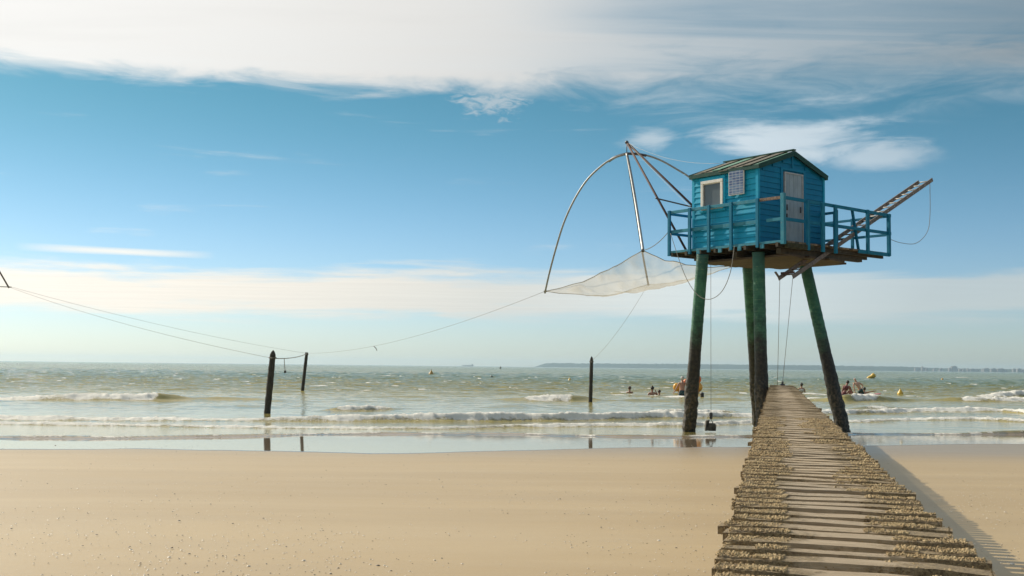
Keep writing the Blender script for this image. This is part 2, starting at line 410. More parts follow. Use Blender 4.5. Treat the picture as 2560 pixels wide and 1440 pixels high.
def plank_mat():
    m, t, p = new_mat('weathered_boardwalk_wood')
    c = coords(t); r = rnd(t)
    off = t.nodes.new('ShaderNodeVectorMath'); off.operation = 'ADD'
    t.links.new(c, off.inputs[0]); t.links.new(comb(t, r * 37.0, r * 11.0, 0.0), off.inputs[1])
    g = noise(t, scaled(t, off.outputs[0], (4, 60, 60)), 1.0, 6, 0.65, 0.4)
    n = noise(t, scaled(t, off.outputs[0], (7, 14, 14)), 1.0, 4)
    nf_ = noise(t, c, 260, 3, 0.7)
    col = mix(t, (g * 0.7 + n * 0.4).step(0.35, 0.75), (0.54, 0.43, 0.29), (0.28, 0.20, 0.12))
    col = mix(t, r * 0.4, col, (0.30, 0.25, 0.19))
    col = mix(t, g.step(0.68, 0.76) * 0.7, col, (0.07, 0.05, 0.035))
    wn_ = noise(t, scaled(t, world_pos(t), (9, 9, 9)), 1.0, 6, 0.75); wf_ = noise(t, world_pos(t), 110, 4, 0.8)
    sx_ = t.nodes.new('ShaderNodeSeparateXYZ'); t.links.new(c, sx_.inputs[0]); ax_ = V(t, sx_.outputs[0])._m('ABSOLUTE')
    crust = ((ax_ + (wn_ - 0.5) * 0.35).step(0.07, 0.16) * 0.85 + wn_.step(0.52, 0.64) * 0.5).clip()
    col = mix(t, crust, col, mix(t, wf_.step(0.38, 0.62), (0.13, 0.088, 0.042), (0.36, 0.265, 0.14)))
    t.links.new(col, p.inputs['Base Color']); p.inputs['Roughness'].default_value = 0.75
    bump(t, p, g * 0.6 + nf_ * 0.2 + wf_ * crust * 1.2, 0.8, 0.007); return m
M['plank'] = plank_mat()

def barnacle_mat():
    m, t, p = new_mat('barnacles')
    c = world_pos(t)
    n = noise(t, c, 30, 3); n2 = noise(t, c, 320, 2)
    col = mix(t, n.step(0.35, 0.7), (0.44, 0.33, 0.18), (0.27, 0.18, 0.08))
    col = mix(t, n2.step(0.6, 0.75) * 0.6, col, (0.46, 0.39, 0.28))
    col = mix(t, noise(t, c, 9, 4, 0.6).step(0.52, 0.70) * 0.75, col, (0.12, 0.085, 0.045))
    t.links.new(col, p.inputs['Base Color']); p.inputs['Roughness'].default_value = 0.85
    bump(t, p, n2, 0.4, 0.003); return m
M['barnacle'] = barnacle_mat()

def sand_mat():
    m, t, p = new_mat('damp_sand')
    c = world_pos(t)
    s = t.nodes.new('ShaderNodeSeparateXYZ'); t.links.new(c, s.inputs[0]); y = V(t, s.outputs[1])
    n1 = noise(t, scaled(t, c, (0.09, 0.75, 1)), 1, 6, 0.62, 0.6); n2 = noise(t, c, 60, 4, 0.75); n3 = noise(t, scaled(t, c, (0.8, 2.5, 1)), 1, 4)
    col = mix(t, n1.step(0.35, 0.68), (0.415, 0.295, 0.146), (0.465, 0.338, 0.174))
    col = mix(t, n2.step(0.5, 0.8) * 0.35, col, (0.27, 0.19, 0.095))
    wet = (y + (n1 - 0.5) * 3.0).step(14.5, 20.5)
    col = mix(t, wet * 0.75, col, (0.255, 0.185, 0.115))
    t.links.new(col, p.inputs['Base Color'])
    t.links.new((0.44 - wet * 0.12 - (n3 - 0.5) * 0.1).k, p.inputs['Roughness'])
    p.inputs['Specular IOR Level'].default_value = 0.35
    bump(t, p, n2 * 0.35 + n3 * 1.0, 0.25, 0.012); return m
M['sand'] = sand_mat()

def sea_mat():
    m, t, p = new_mat('sea_water')
    c = world_pos(t)
    def at(nm):
        a = t.nodes.new('ShaderNodeAttribute'); a.attribute_name = nm; return V(t, a.outputs['Fac'])
    foam, film = at('foam'), at('film')
    s = t.nodes.new('ShaderNodeSeparateXYZ'); t.links.new(c, s.inputs[0]); y = V(t, s.outputs[1])
    nb_ = noise(t, scaled(t, c, (0.05, 0.12, 1)), 1, 3)
    far = (y + (nb_ - 0.5) * 60.0).step(45.0, 170.0)
    col = mix(t, far, (0.32, 0.27, 0.09), (0.14, 0.165, 0.052))
    col = mix(t, y.step(150.0, 900.0) * 0.7, col, (0.085, 0.125, 0.050))
    col = mix(t, film, col, (0.26, 0.20, 0.14))
    fn = noise(t, scaled(t, c, (1, 1, 1)), 11, 5, 0.75)
    ff = (foam + (fn - 0.5) * 1.3 * foam.step(0.0, 0.35)).step(0.34, 0.66)
    t.links.new(mix(t, ff, col, (0.80, 0.78, 0.72)), p.inputs['Base Color'])
    rough = (0.05 + far * 0.03) * (1.0 - film) + film * 0.03
    t.links.new((rough * (1.0 - ff) + ff * 0.85).k, p.inputs['Roughness'])
    p.inputs['IOR'].default_value = 1.33
    t.links.new((0.5 - y.step(34.0, 70.0) * 0.38).k, p.inputs['Specular IOR Level'])
    # small ripples, calmer on the film
    r1 = noise(t, scaled(t, c, (1.6, 4.0, 1)), 1, 5, 0.6, 0.4)
    r2 = noise(t, scaled(t, c, (0.22, 0.7, 1)), 1, 6, 0.65, 0.5); r3 = noise(t, scaled(t, c, (0.6, 1.5, 1)), 1, 6, 0.7, 0.3)
    calm = y.step(30.0, 75.0)
    h = r1 * (0.012 + calm * 0.05) * (1.0 - film * 0.93) + r3 * y.step(48.0, 90.0) * 0.32 + r2 * y.step(120.0, 400.0) * 0.9 + fn * ff * 0.06
    b = bump(t, p, h, 1.0, 1.0); return m
M['sea'] = sea_mat()

# ================================================================== SETTING
def sand_z(y):
    y = np.asarray(y, float)
    return np.where(y < 38, S0 - SL * y, np.where(y < 120, (S0 - SL * 38) - 0.009 * (y - 38), (S0 - SL * 38) - 0.738 - 0.012 * (y - 120)))

# ---- beach
xs = np.concatenate([np.linspace(-600, -30, 20), np.linspace(-28, 28, 225), np.linspace(30, 600, 20)])
ys = np.concatenate([np.linspace(-120, 1, 14), np.linspace(2, 24, 200), np.linspace(25, 60, 36), np.linspace(65, 320, 18)])
gx, gy = np.meshgrid(xs, ys)
gz = sand_z(gy) + (fbm(gx * 0.4, gy * 0.8, 3, 3) - 0.5) * 0.016 * (1 - sst(15, 19, gy)) * sst(0, 2, gy)
nx, ny = len(xs), len(ys)
idx = np.arange(nx * ny).reshape(ny, nx)
quads = lambda I: np.stack([I[:-1, :-1], I[:-1, 1:], I[1:, 1:], I[1:, :-1]], -1).reshape(-1, 4)
beach = np_mesh('beach', np.stack([gx, gy, gz], -1).reshape(-1, 3), quads(idx), M['sand'], smooth=True)
tag(beach, kind='structure')

# ---- sea: crest lines read off the photograph, laid on the water or the beach
def crest(pts, fn):
    q = sorted((fn(x, y).x, fn(x, y).y) for x, y in pts)
    return np.array([a for a, b in q]), np.array([b for a, b in q])
SHORE = crest([(-400, 1120), (0, 1122), (300, 1122), (660, 1128), (900, 1136), (1000, 1135), (1300, 1127), (1500, 1122), (1720, 1118), (1880, 1117), (2160, 1107), (2400, 1107), (2560, 1112), (2900, 1116)], on_sand)
SWASH = crest([(-400, 1097), (0, 1097), (250, 1097), (600, 1093), (760, 1088), (1000, 1085), (1200, 1086), (1450, 1090), (1700, 1094), (1890, 1092), (2140, 1086), (2400, 1087), (2560, 1086), (2900, 1086)], on_sand)
w0 = lambda x, y: on_z(x, y, 0.02)
# points, height, front width, back width, foam strength, [foam spans in px] or None for all
WAVES = [
 ([(-300, 1056), (0, 1059), (300, 1065), (560, 1071), (900, 1074), (1060, 1074), (1280, 1066), (1560, 1064), (1700, 1063), (1890, 1056), (2120, 1055), (2300, 1049), (2430, 1048), (2560, 1053), (2800, 1055)], .085, .16, .6, 1.0, None),
 ([(-300, 1046), (0, 1046), (300, 1049), (560, 1050), (900, 1051), (1200, 1051), (1400, 1049), (1560, 1045), (1700, 1043), (1900, 1040), (2130, 1034), (2300, 1030), (2500, 1030), (2560, 1034), (2800, 1036)], .175, .24, .9, 1.1, None),
 ([(1540, 1036), (1700, 1034), (1900, 1030)], .16, .3, 1.0, .9, None),
 ([(760, 1027), (850, 1026), (920, 1025), (1000, 1022), (1050, 1022)], .22, .35, 1.6, .9, [(840, 990)]),
 ([(2090, 1023), (2200, 1021), (2300, 1019)], .22, .3, 1.3, 1.2, None),
 ([(-300, 999), (0, 1000), (200, 1000), (400, 1000), (560, 999), (700, 1002), (850, 1002)], .30, .50, 3.0, 1.1, [(-300, 405)]),
 ([(1060, 1002), (1150, 1002), (1300, 1002), (1430, 1003), (1600, 1001), (1740, 1000), (1850, 1000), (1960, 998)], .38, .55, 3.2, 1.2, [(1312, 1436)]),
 ([(1960, 1000), (2110, 1005), (2200, 1004), (2300, 1002), (2420, 1004), (2560, 1003), (2800, 1003)], .36, .5, 2.6, 1.1, [(2125, 2195), (2400, 2900)]),
 ([(2380, 995), (2450, 992), (2560, 990), (2800, 990)], .40, .5, 2.4, 1.1, [(2425, 2900)]),
 ([(400, 1015), (560, 1016), (750, 1015)], .10, .8, 2.0, 0, None),
 ([(1150, 1018), (1280, 1018), (1400, 1018)], .14, .9, 2.2, 0, None),
 ([(350, 975), (600, 974), (800, 976), (1000, 973)], .12, 1.6, 4.0, 0, None),
 ([(1000, 985), (1200, 986), (1380, 985)], .13, 1.2, 3.4, .0, None),
 ([(1500, 977), (1700, 976), (1900, 978)], .12, 1.4, 3.8, 0, None),
 ([(2100, 973), (2300, 976), (2500, 975), (2800, 976)], .12, 1.4, 3.8, 0, None),
]
tl_ = np.concatenate([-0.60 - np.geomspace(0.004, 0.75, 14)[::-1], np.linspace(-0.60, 0.60, 640), 0.60 + np.geomspace(0.004, 0.75, 14)])
yr = [18.0]
while yr[-1] < 8400:
    y = yr[-1]
    yr.append(y + (0.075 if y < 46 else 0.13 if y < 78 else 0.13 * (y / 78) ** 2.2 if y < 330 else 0.09 * y))
yr = np.array(yr)
gy0, gt = np.meshgrid(yr, tl_, indexing='ij')
gx = gt * gy0
fade = np.clip(1 - (gy0 - 18) / 9.0, 0, 1)
gy = gy0 + (np.interp(gx, *SHORE) + (fbm(gx * 0.45, gx * 0 + 1.7, 4, 6) - 0.5) * 0.9 - 18.0) * fade
gx = gt * gy
sz = sand_z(gy)
ysw = np.interp(gx, *SWASH) + (fbm(gx * 0.7, gx * 0 + 3.1, 4, 5) - 0.5) * 0.9
film = 1 - sst(-0.06, 0.06, gy - ysw)
sheet = np.maximum(0.0, sz + 0.022)
k = 0.03
h_ = np.clip(0.5 + 0.5 * (sz + 0.022) / k, 0, 1)
sheet = (sz + 0.022) * h_ + k * h_ * (1 - h_) * 0.5
z = film * (sz + 0.005) + (1 - film) * sheet
foam = np.zeros_like(z)
# the swash lip
tt = gy - ysw
z += 0.028 * np.exp(-(np.where(tt < 0, tt / 0.10, tt / 0.5)) ** 2) * (0.4 + 0.9 * vn(gx * 0.7, gx * 0, 8))
foam += 0.75 * np.exp(-((tt - 0.05) / 0.16) ** 2) * sst(0.42, 0.75, fbm(gx * 2.2, gy * 2.2, 3, 9) + 0.18 * vn(gx * 0.25, gx * 0, 4))
near = gy0 < 110
for wi, (pts, A, wf, wb, F, spans) in enumerate(WAVES):
    cx, cy = crest(pts, w0)
    pxs = 1280 + FPX * gx / np.maximum(gy, 1)
    x0, x1 = pts[0][0], pts[-1][0]
    env = np.ones_like(gx)
    if x0 > -250: env *= sst(x0, x0 + 130, pxs)
    if x1 < 2750: env *= 1 - sst(x1 - 130, x1, pxs)
    yc = np.interp(gx, cx, cy) + (fbm(gx * 0.35, gx * 0 + wi * 7.7, 3, 21 + wi) - 0.5) * (0.8 if A < .3 else 1.6)
    t_ = gy - yc
    Am = A * env * (0.15 + 1.45 * fbm(gx * 0.22, gy * 0.05 + wi * 3.3, 3, 40 + wi))
    fm0 = np.ones_like(gx) if not spans else np.zeros_like(gx) + .32
    for a, b in (spans or []): fm0 = np.maximum(fm0, .32 + .68 * sst(a - 90, a + 18, pxs) * (1 - sst(b - 18, b + 90, pxs)))
    Am = Am * fm0
    prof = np.exp(-np.where(t_ < 0, t_ / wf, t_ / wb) ** 2)
    z += Am * prof
    if F:
        fm = np.zeros_like(gx) if spans else env.copy()
        for a, b in (spans or []): fm = np.maximum(fm, sst(a - 12, a + 18, pxs) * (1 - sst(b - 18, b + 12, pxs)))
        fm *= env
        patch = fbm(gx * 0.8, gy * 0.8 + wi * 5, 3, 60 + wi)
        core = np.exp(-np.where(t_ < 0, t_ / (wf * 1.7), t_ / (wf * 1.5)) ** 2)
        fo = F * fm * core * (0.30 + 1.15 * patch)
        lump = fbm(gx * 4.2, gy * 4.2 + wi * 9, 3, 80 + wi, 0.9) - 0.5
        z += np.minimum(fo, 1) * lump * (0.24 if A > .17 else 0.16) * A / (.3 if A > .17 else .12)
        foam += fo
        # thin lace of foam left behind the breaker
        lace = np.abs(fbm(gx * 0.9, gy * 0.55 + wi * 3, 4, 120 + wi) - 0.5)
        foam += fm * 0.72 * (t_ > 0) * np.exp(-np.clip(t_, 0, None) / (wf * 11)) * sst(0.08, 0.01, lace)
# open-water chop
amp = 0.012 * sst(30, 34, gy) + 0.045 * sst(33, 55, gy) + 0.14 * sst(50, 120, gy)
lod = 1 - sst(240, 420, gy)
ch = (fbm(gx * 0.42, gy * 0.95, 4, 200, 0.6) - 0.5) * 2.2
ridge = 1 - 2 * np.abs(fbm(gx * 0.13, gy * 0.30, 3, 230) - 0.5) * 2
z += amp * (ch * 0.9 + ridge * 0.5) * lod * (1 - film)
# scattered small whitecaps further out
wc = fbm(gx * 0.75, gy * 0.65, 3, 300)
foam += sst(0.76, 0.82, wc) * sst(58, 75, gy) * (1 - sst(170, 330, gy)) * 0.8
def spot(px, py, wx, wy, f, dz=0.0):
    global z, foam
    c = on_z(px, py, 0.05)
    g = np.exp(-((gx - c.x) / wx) ** 2 - ((gy - c.y) / wy) ** 2)
    foam += f * g * (0.5 + 0.8 * fbm(gx * 2.5, gy * 1.2, 3, 310)); z += dz * g
for a in ((1693, 994, .9, 1.4, 1.1, .10), (1640, 990, 1.0, .8, .7, .05), (1575, 985, .6, .6, .6, .03), (2028, 986, 1.3, 1.0, 1.1, .12), (2034, 1000, .8, .8, 1.0, .12),
          (2140, 1000, 1.5, .7, .8, .02), (2400, 944, 2.6, 2.5, .9, .1), (1305, 979, .7, .7, .8, .1)): spot(*a)
z[0, :] = sand_z(gy[0]) - 0.01
idx = np.arange(z.size).reshape(z.shape)
sea = np_mesh('sea', np.stack([gx, gy, z], -1).reshape(-1, 3), quads(idx)[:, ::-1], M['sea'], smooth=True)
for nm, arr in (('foam', foam), ('film', film)):
    a = sea.data.attributes.new(nm, 'FLOAT', 'POINT'); a.data.foreach_set('value', np.clip(arr, 0, 1.3).astype(np.float32).ravel())
tag(sea, kind='structure')
from mathutils.bvhtree import BVHTree
_step = 1
def sea_z(x, y):
    i = int(np.argmin(np.abs(yr - y))); j = int(np.argmin(np.abs(tl_ - x / y)))
    return float(z[i, j])

# ---- far shore with woods and a town
DC = 6500.0
ax = np.linspace(1338, 3000, 700)
rows = 7
land_v = []
toppx = 1.35 * np.interp(ax, [1338, 1352, 1372, 1500, 1700, 1900, 2100, 2250, 2320, 2420, 2560, 3000], [0, 4, 7.5, 7.5, 8.5, 8.5, 8.5, 8, 6.5, 5.5, 5.5, 5])
dist_ = np.interp(ax, [1338, 1500, 2000, 2600, 3000], [6900, 6600, 6300, 6000, 5800])
bump_ = (fbm(ax * 0.25, ax * 0, 4, 400, 0.6) - 0.5) * 2.6 + (vn(ax * 0.9, ax * 0, 410) - 0.5) * 1.1
for r_ in range(rows):
    f = r_ / (rows - 1)
    yy = dist_ + f * 700
    hh = np.maximum(0, toppx + bump_ * np.minimum(toppx / 7, 1)) * yy / FPX * math.sin(min(1, f * 1.6) * math.pi / 2)
    if r_ == rows - 1: hh = hh * 0 - 1
    if r_ == 0: hh = hh * 0 - 0.8
    land_v.append(np.stack([(ax - 1280) / FPX * yy, yy, hh], -1))
land_v = np.array(land_v); I = np.arange(land_v.shape[0] * land_v.shape[1]).reshape(land_v.shape[:2])
far_shore = np_mesh('far_shore', land_v.reshape(-1, 3), quads(I), M['coast'], smooth=False)
tag(far_shore, kind='structure')
rb = random.Random(5)
for i in range(26):
    px = 2290 + i * 11 + rb.uniform(-9, 9)
    d = float(np.interp(px, ax, dist_)) - 60 + rb.uniform(0, 30)
    w, hgt = rb.uniform(3, 14) * d / FPX, (rb.uniform(5, 8.5) if i not in (1, 8) else 13 - 2 * (i == 1)) * d / FPX
    x = (px - 1280) / FPX * d
    b = MB().box((x, d, hgt / 2 - 0.5), (w / 2, 0, 0), (0, 9, 0), (0, 0, hgt / 2 + 0.5))
    b.box((x + w * 0.1, d, hgt + 1.5), (w / 5, 0, 0), (0, 4, 0), (0, 0, 1.5))
    o = b.build('apartment_building', M['far_wall'])
    tag(o, 'pale apartment block of the hazy town on the far shore', 'building', 'apartment blocks on the far shore')

# ---- haze
hb = MB().box((0, 4200, 20), (12200, 0, 0), (0, 4500, 0), (0, 0, 27))
hm = bpy.data.materials.new('sea_haze'); hm.use_nodes = True; ht = hm.node_tree; ht.nodes.clear()
hv = ht.nodes.new('ShaderNodeVolumePrincipled'); hv.inputs['Color'].default_value = (0.62, 0.84, 1.0, 1); hv.inputs['Density'].default_value = 0.00010; hv.inputs['Anisotropy'].default_value = 0.3
hs = ht.nodes.new('ShaderNodeOutputMaterial'); ht.links.new(hv.outputs[0], hs.inputs['Volume'])
tag(hb.build('haze', hm), kind='stuff')

# ================================================================== BOARDWALK
DZ = 1.27                                        # deck top height
BW = empty('boardwalk', (0.234 * 4 + 0.157, 4.0, S0 - SL * 4.0))
tag(BW, 'narrow raised boardwalk of weathered cross planks crusted with barnacles, leading to the stilt hut', 'boardwalk')
bdir = Vector((0.2278, 0.9737, 0)).normalized()
BEND = 30.2
def mid_x(y): return 0.2355 * y + 0.168
# a few plank shapes, shared
rp = random.Random(11)
plank_meshes = []
for k in range(14):
    L, W, T = 0.595, 1.0, 0.028
    n = 6; vs, fs = [], []
    e0, e1 = rp.uniform(-.01, .012), rp.uniform(-.01, .016)
    for i in range(n):
        f = i / (n - 1); x = -L / 2 - e0 + f * (L + e0 + e1)
        wob = 0.05 if 0 < i < n - 1 else 0.10
        a = -W / 2 + rp.uniform(-wob, wob) * 0.6; b = W / 2 + rp.uniform(-wob, wob) * 0.6
        if i in (0, n - 1): a *= 0.93; b *= 0.93
        top = rp.uniform(-.003, .003) - (0.004 if i in (0, n - 1) else 0)
        vs += [(x, a, -T), (x, b, -T), (x, b, top), (x, a, top)]
    for i in range(n - 1):
        for q in range(4): fs.append((i * 4 + q, i * 4 + (q + 1) % 4, (i + 1) * 4 + (q + 1) % 4, (i + 1) * 4 + q))
    fs += [(3, 2, 1, 0), tuple((n - 1) * 4 + q for q in range(4))]
    me = bpy.data.meshes.new('plank'); me.from_pydata(vs, [], fs); me.update(); me.materials.append(M['plank']); plank_meshes.append(me)
planks = []
y = 1.15; i = 0
while y < BEND:
    near_ = 1 - min(1, max(0, (y - 7) / 8))
    pitch = 0.118 + 0.020 * near_ + rp.uniform(-.007, .007)
    gap = 0.018 + 0.040 * near_ + rp.uniform(-.004, .005)
    if abs(y - 2.62) < 0.06: gap += 0.02
    if abs(y - 4.3) < 0.05: gap += 0.02
    w = pitch - gap
    ang = R(20.0 + rp.uniform(-.9, .9))            # planks lie a little askew to the walkway
    o = bpy.data.objects.new('plank', plank_meshes[rp.randrange(14)]); COL.objects.link(o); o.parent = BW
    dx = rp.uniform(-.011, .011) + (0.02 if rp.random() < .04 else 0) - (0.015 if rp.random() < .04 else 0)
    zz = DZ + rp.uniform(-.002, .002) + (0.006 if rp.random() < .07 else 0)
    p = Vector((mid_x(y) + dx, y, zz)); o.location = p - BW.location
    o.rotation_euler = (rp.uniform(-.015, .015), R(rp.uniform(-.5, .5)), -ang)
    o.scale = ((1 if rp.random() < .5 else -1) * rp.uniform(.985, 1.02), w, 1)
    planks.append((p, ang, w, y)); y += pitch
# stringers and the little piles that carry them
for s in (-0.2, 0.2):
    a = Vector((mid_x(1.1) + s, 1.1, DZ - .075)); b = Vector((mid_x(BEND) + s, BEND - s * .3, DZ - .075))
    MB().bar(a, b, 0.055, 0.085).build('stringer', M['wood_dark'], BW)
yy = 2.4
while yy < BEND:
    for s in (-0.2, 0.2):
        MB().tube([(mid_x(yy) + s + (.065 if s < 0 else -.065), yy, float(sand_z(yy)) - .4), (mid_x(yy) + s + (.065 if s < 0 else -.065), yy, DZ - .04)], .045, 8).build('pile', M['post'], BW, True)
    yy += 3.1
# barnacle crust, clustered at the plank ends
rng = np.random.default_rng(3)
def barnacle_field(sel, size, dens, nside, name):
    P, N_, S_, T_ = [], [], [], []
    for p, ang, w, y in sel:
        ux = np.array([math.cos(ang), -math.sin(ang), 0]); uy = np.array([math.sin(ang), math.cos(ang), 0])
        n = int(dens * 0.62 * w)
        lx = rng.uniform(-.295, .295, n); ly = rng.uniform(-.46, .44, n) * w
        c = np.array(p)
        wx, wy = c[0] + ux[0] * lx + uy[0] * ly, c[1] + ux[1] * lx + uy[1] * ly
        s = (lx + .292) / .585
        far_ = .7 * min(1, max(0, (y - 6.5) / 4)); bare = min(1, max(0, (y - 9) / 6))
        le = .30 + .14 * far_ + .10 * (vn(wx * 0 + y * 2.1, wx * 0, 5) - .5) * 2
        re = .36 + .16 * far_ + .16 * (vn(wx * 0 + y * 3.1, wx * 0, 9) - .5) * 2
        pat = fbm(wx * 14, wy * 14, 3, 31)
        cov = np.maximum(sst(le + .05, le - .12, s), sst(1 - re - .05, 1 - re + .15, s) * (pat > .40 - .1 * far_))
        cov = np.maximum(cov, .55 * far_ * (pat > .5)) * (1 - .75 * bare) * (pat > .30)
        keep = (cov * (.55 + .9 * pat) > .48) & (rng.random(n) < .85 - .5 * min(1, max(0, (y - 6) / 4)))
        m = keep.sum()
        P.append(np.stack([wx[keep], wy[keep], c[2] + .0005 + .006 * np.clip(pat[keep] - .4, 0, 1) * (S_0 := size / .0040)], -1)); N_.append(np.tile([0, 0, 1.], (m, 1)))
        S_.append(size * 1.15 * np.clip(rng.lognormal(-.2, .40, m), .4, 1.9) * (0.7 + .8 * pat[keep]))
        # front edge of the plank
        n2 = int(n * .16); lx = rng.uniform(-.30, .30, n2); dz = rng.uniform(.006, .028, n2)
        pat2 = fbm(lx * 20 + y * 7, lx * 0 + y * 3, 3, 41); s = (lx + .292) / .585
        k2 = (pat2 > .52 - .12 * (np.abs(s - .5) > .22)) & (rng.random(n2) < .8 - .6 * bare)
        m = k2.sum(); q = -w / 2 - .001
        P.append(np.stack([c[0] + ux[0] * lx[k2] + uy[0] * q, c[1] + ux[1] * lx[k2] + uy[1] * q, c[2] - dz[k2]], -1))
        N_.append(np.tile(-uy * .9 + np.array([0, 0, .35]), (m, 1))); S_.append(size * rng.uniform(.55, 1.2, m))
        # plank ends
        for e in (-1, 1):
            n3 = int(n * .04); ly = rng.uniform(-.5, .5, n3) * w; dz = rng.uniform(0, .03, n3)
            P.append(np.stack([c[0] + ux[0] * .292 * e + uy[0] * ly, c[1] + ux[1] * .292 * e + uy[1] * ly, c[2] - dz], -1))
            N_.append(np.tile(ux * e, (n3, 1))); S_.append(size * rng.uniform(.6, 1.3, n3))
    P, N_, S_ = np.concatenate(P), np.concatenate(N_), np.concatenate(S_)
    N_ = N_ + rng.normal(0, .28, N_.shape); N_ /= np.linalg.norm(N_, axis=1)[:, None]
    A = np.cross(N_, [0.3, .5, .8]); A /= np.linalg.norm(A, axis=1)[:, None]; B = np.cross(N_, A)
    hgt = S_ * rng.uniform(.18, .55, len(S_))
    rings = [(1.0, -.25), (.52, 1.0)]
    vs = []
    for r_, hz in rings:
        for k in range(nside):
            a = 2 * math.pi * k / nside
            vs.append(P + (A * math.cos(a) + B * math.sin(a)) * (S_ * .5 * r_)[:, None] + N_ * (hgt * hz)[:, None])
    vs.append(P + N_ * (hgt * .55)[:, None])
    nv = len(vs); vs = np.stack(vs, 1).reshape(-1, 3)
    fs = []
    for k in range(nside):
        k1 = (k + 1) % nside
        fs += [(k, k1, nside + k1), (k, nside + k1, nside + k), (nside + k, nside + k1, 2 * nside)]
    fs = (np.array(fs)[None] + (np.arange(len(P)) * nv)[:, None, None]).reshape(-1, 3)
    o = np_mesh(name, vs, fs, M['barnacle'], BW); tag(o, kind='stuff'); return len(P)
barnacle_field([q for q in planks if q[3] < 5.2], .0040, 52000, 5, 'barnacle_crust')
barnacle_field([q for q in planks if 5.2 <= q[3] < 10], .0054, 24000, 4, 'barnacle_crust')

# ================================================================== STILT PLATFORM
U = Vector((math.sin(R(52)), math.cos(R(52)), 0)); W_ = Vector((-math.sin(R(38)), math.cos(R(38)), 0)); UP = Vector((0, 0, 1))
O = at_d(1958, 597, 27.3)
def L(a, b, z_): return O + U * a + W_ * b + UP * z_
PC = L(2.0, 1.8, 0); PL = empty('stilt_platform', (PC.x, PC.y, -0.1))
tag(PL, 'tall timber platform with blue railings on four slanting green and black stilts', 'platform')
# legs
def leg(top, foot, dt, df, r0, r1):
    a = at_d(*top, dt); b = at_d(*foot, df)
    b = b + (b - a) * 0.08; n, m = 90, 28
    d = (b - a).normalized(); pa = d.cross(Vector((1, 0, 0))).normalized(); pb = d.cross(pa)
    i, j = np.meshgrid(np.arange(n), np.arange(m), indexing='ij')
    f = i / (n - 1); th = 2 * np.pi * j / m
    z_ = a.z + f * (b.z - a.z)
    ring = (vn(z_ * 16, z_ * 0 + 3, 70) - .5) * .010 * (z_ > 2.0)
    thx = np.cos(th) * 3; thy = np.sin(th) * 3
    crust = (fbm(thx + 9, thy + z_ * 9, 4, 71, .65) - .35) * .105 * sst(2.3, .9, z_)
    r_ = r0 + (r1 - r0) * f + ring + crust
    P = np.array(a)[None, None] + f[..., None] * np.array(b - a) + (np.cos(th) * r_)[..., None] * np.array(pa) + (np.sin(th) * r_)[..., None] * np.array(pb)
    I = np.arange(n * m).reshape(n, m); I = np.concatenate([I, I[:, :1]], 1)
    return np_mesh('leg', P.reshape(-1, 3), quads(I), M['leg'], PL, True)
leg((1757, 636), (1722, 1078), 29.2, 30.1, 0.155, 0.160)
leg((1896, 630), (1907, 1092), 28.3, 28.6, 0.155, 0.155)
leg((1868, 648), (1896, 1058), 31.4, 33.4, 0.150, 0.155)
leg((2010, 650), (2109, 1083), 30.6, 30.3, 0.155, 0.170)
# slab of boards on the leg heads, beams, joists, deck boards
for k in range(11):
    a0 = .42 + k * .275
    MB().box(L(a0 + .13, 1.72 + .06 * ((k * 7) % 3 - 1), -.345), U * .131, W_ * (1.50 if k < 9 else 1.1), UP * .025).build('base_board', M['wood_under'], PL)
for b_ in (.35, 1.75, 3.1):
    MB().box(L(1.95, b_, -.25), U * 1.7, W_ * .07, UP * .066).build('beam', M['wood_dark'], PL)
for k in range(8):
    b_ = .16 + k * .505
    e = 4.38 if b_ < 2.3 else 2.95
    MB().box(L(e / 2 - .02, b_, -.128), U * (e / 2 + .03), W_ * .035, UP * .055).build('joist', M['wood_dark'], PL)
for k in range(30):
    a0 = .03 + k * .149
    bl = 3.84 if a0 < 2.8 else 2.35
    MB().box(L(a0 + .07, bl / 2 + .005 * ((k * 5) % 3), -.05), U * .068, W_ * (bl / 2), UP * .021).build('deck_board', M['wood_tan'] if k % 3 else M['wood_dark'], PL)
# blue skirting board below the left railing and front edge, joist end caps
MB().box(L(-.025, 1.93, -.055), U * .016, W_ * 1.92, UP * .030).build('edge_board', M['rail_worn'], PL)
MB().box(L(3.75, -.03, -.09), U * .70, W_ * .018, UP * .045).build('edge_board', M['blue_rail'], PL)
for b_ in (.62, 1.35, 2.0, 2.75):
    MB().box(L(-.035, b_, -.14), U * .02, W_ * .055, UP * .05).build('joist_cap', M['rail_worn'], PL)
# mossy lump of debris on the front edge
mossy = simple('moss', (0.06, 0.06, 0.025), (0.025, 0.025, 0.012), 12, 0.95, bstr=0.8, bd=0.03)
MB().box(L(.62, -.02, -.15), U * .55, W_ * .05, UP * .07).build('fascia', mossy, PL, bevel=.02)
# posts
def post(a, b, z0, z1, s=.036, m='blue_rail', w2=None):
    MB().box(L(a, b, (z0 + z1) / 2), U * s, W_ * (w2 or s), UP * ((z1 - z0) / 2)).build('post', M[m], PL, bevel=.004)
for b_ in (.76, 1.62, 2.38, 3.05, 3.80): post(-.045, b_, -.16, 1.08, .03, w2=.042)
post(-.02, -.02, -.13, 1.13, .045, 'rail_worn', w2=.055)
for a in (.92, 1.52, 2.05, 3.44): post(a, -.045, -.22 if a < 3 else -.12, 1.04, .05, w2=.03)
post(4.42, -.03, -.12, 1.02, .042)
for b_ in (1.1, 2.25): post(4.40, b_, -.12, 1.0, .035)
for a in (.75, 1.5, 2.25): post(a, 3.80, -.12, 1.0, .035)
for a in (2.98, 3.62): post(a, 2.25, -.12, 1.0, .035)
post(2.62, .35, -.02, 1.0, .04); post(2.95, .62, -.02, .98, .04)
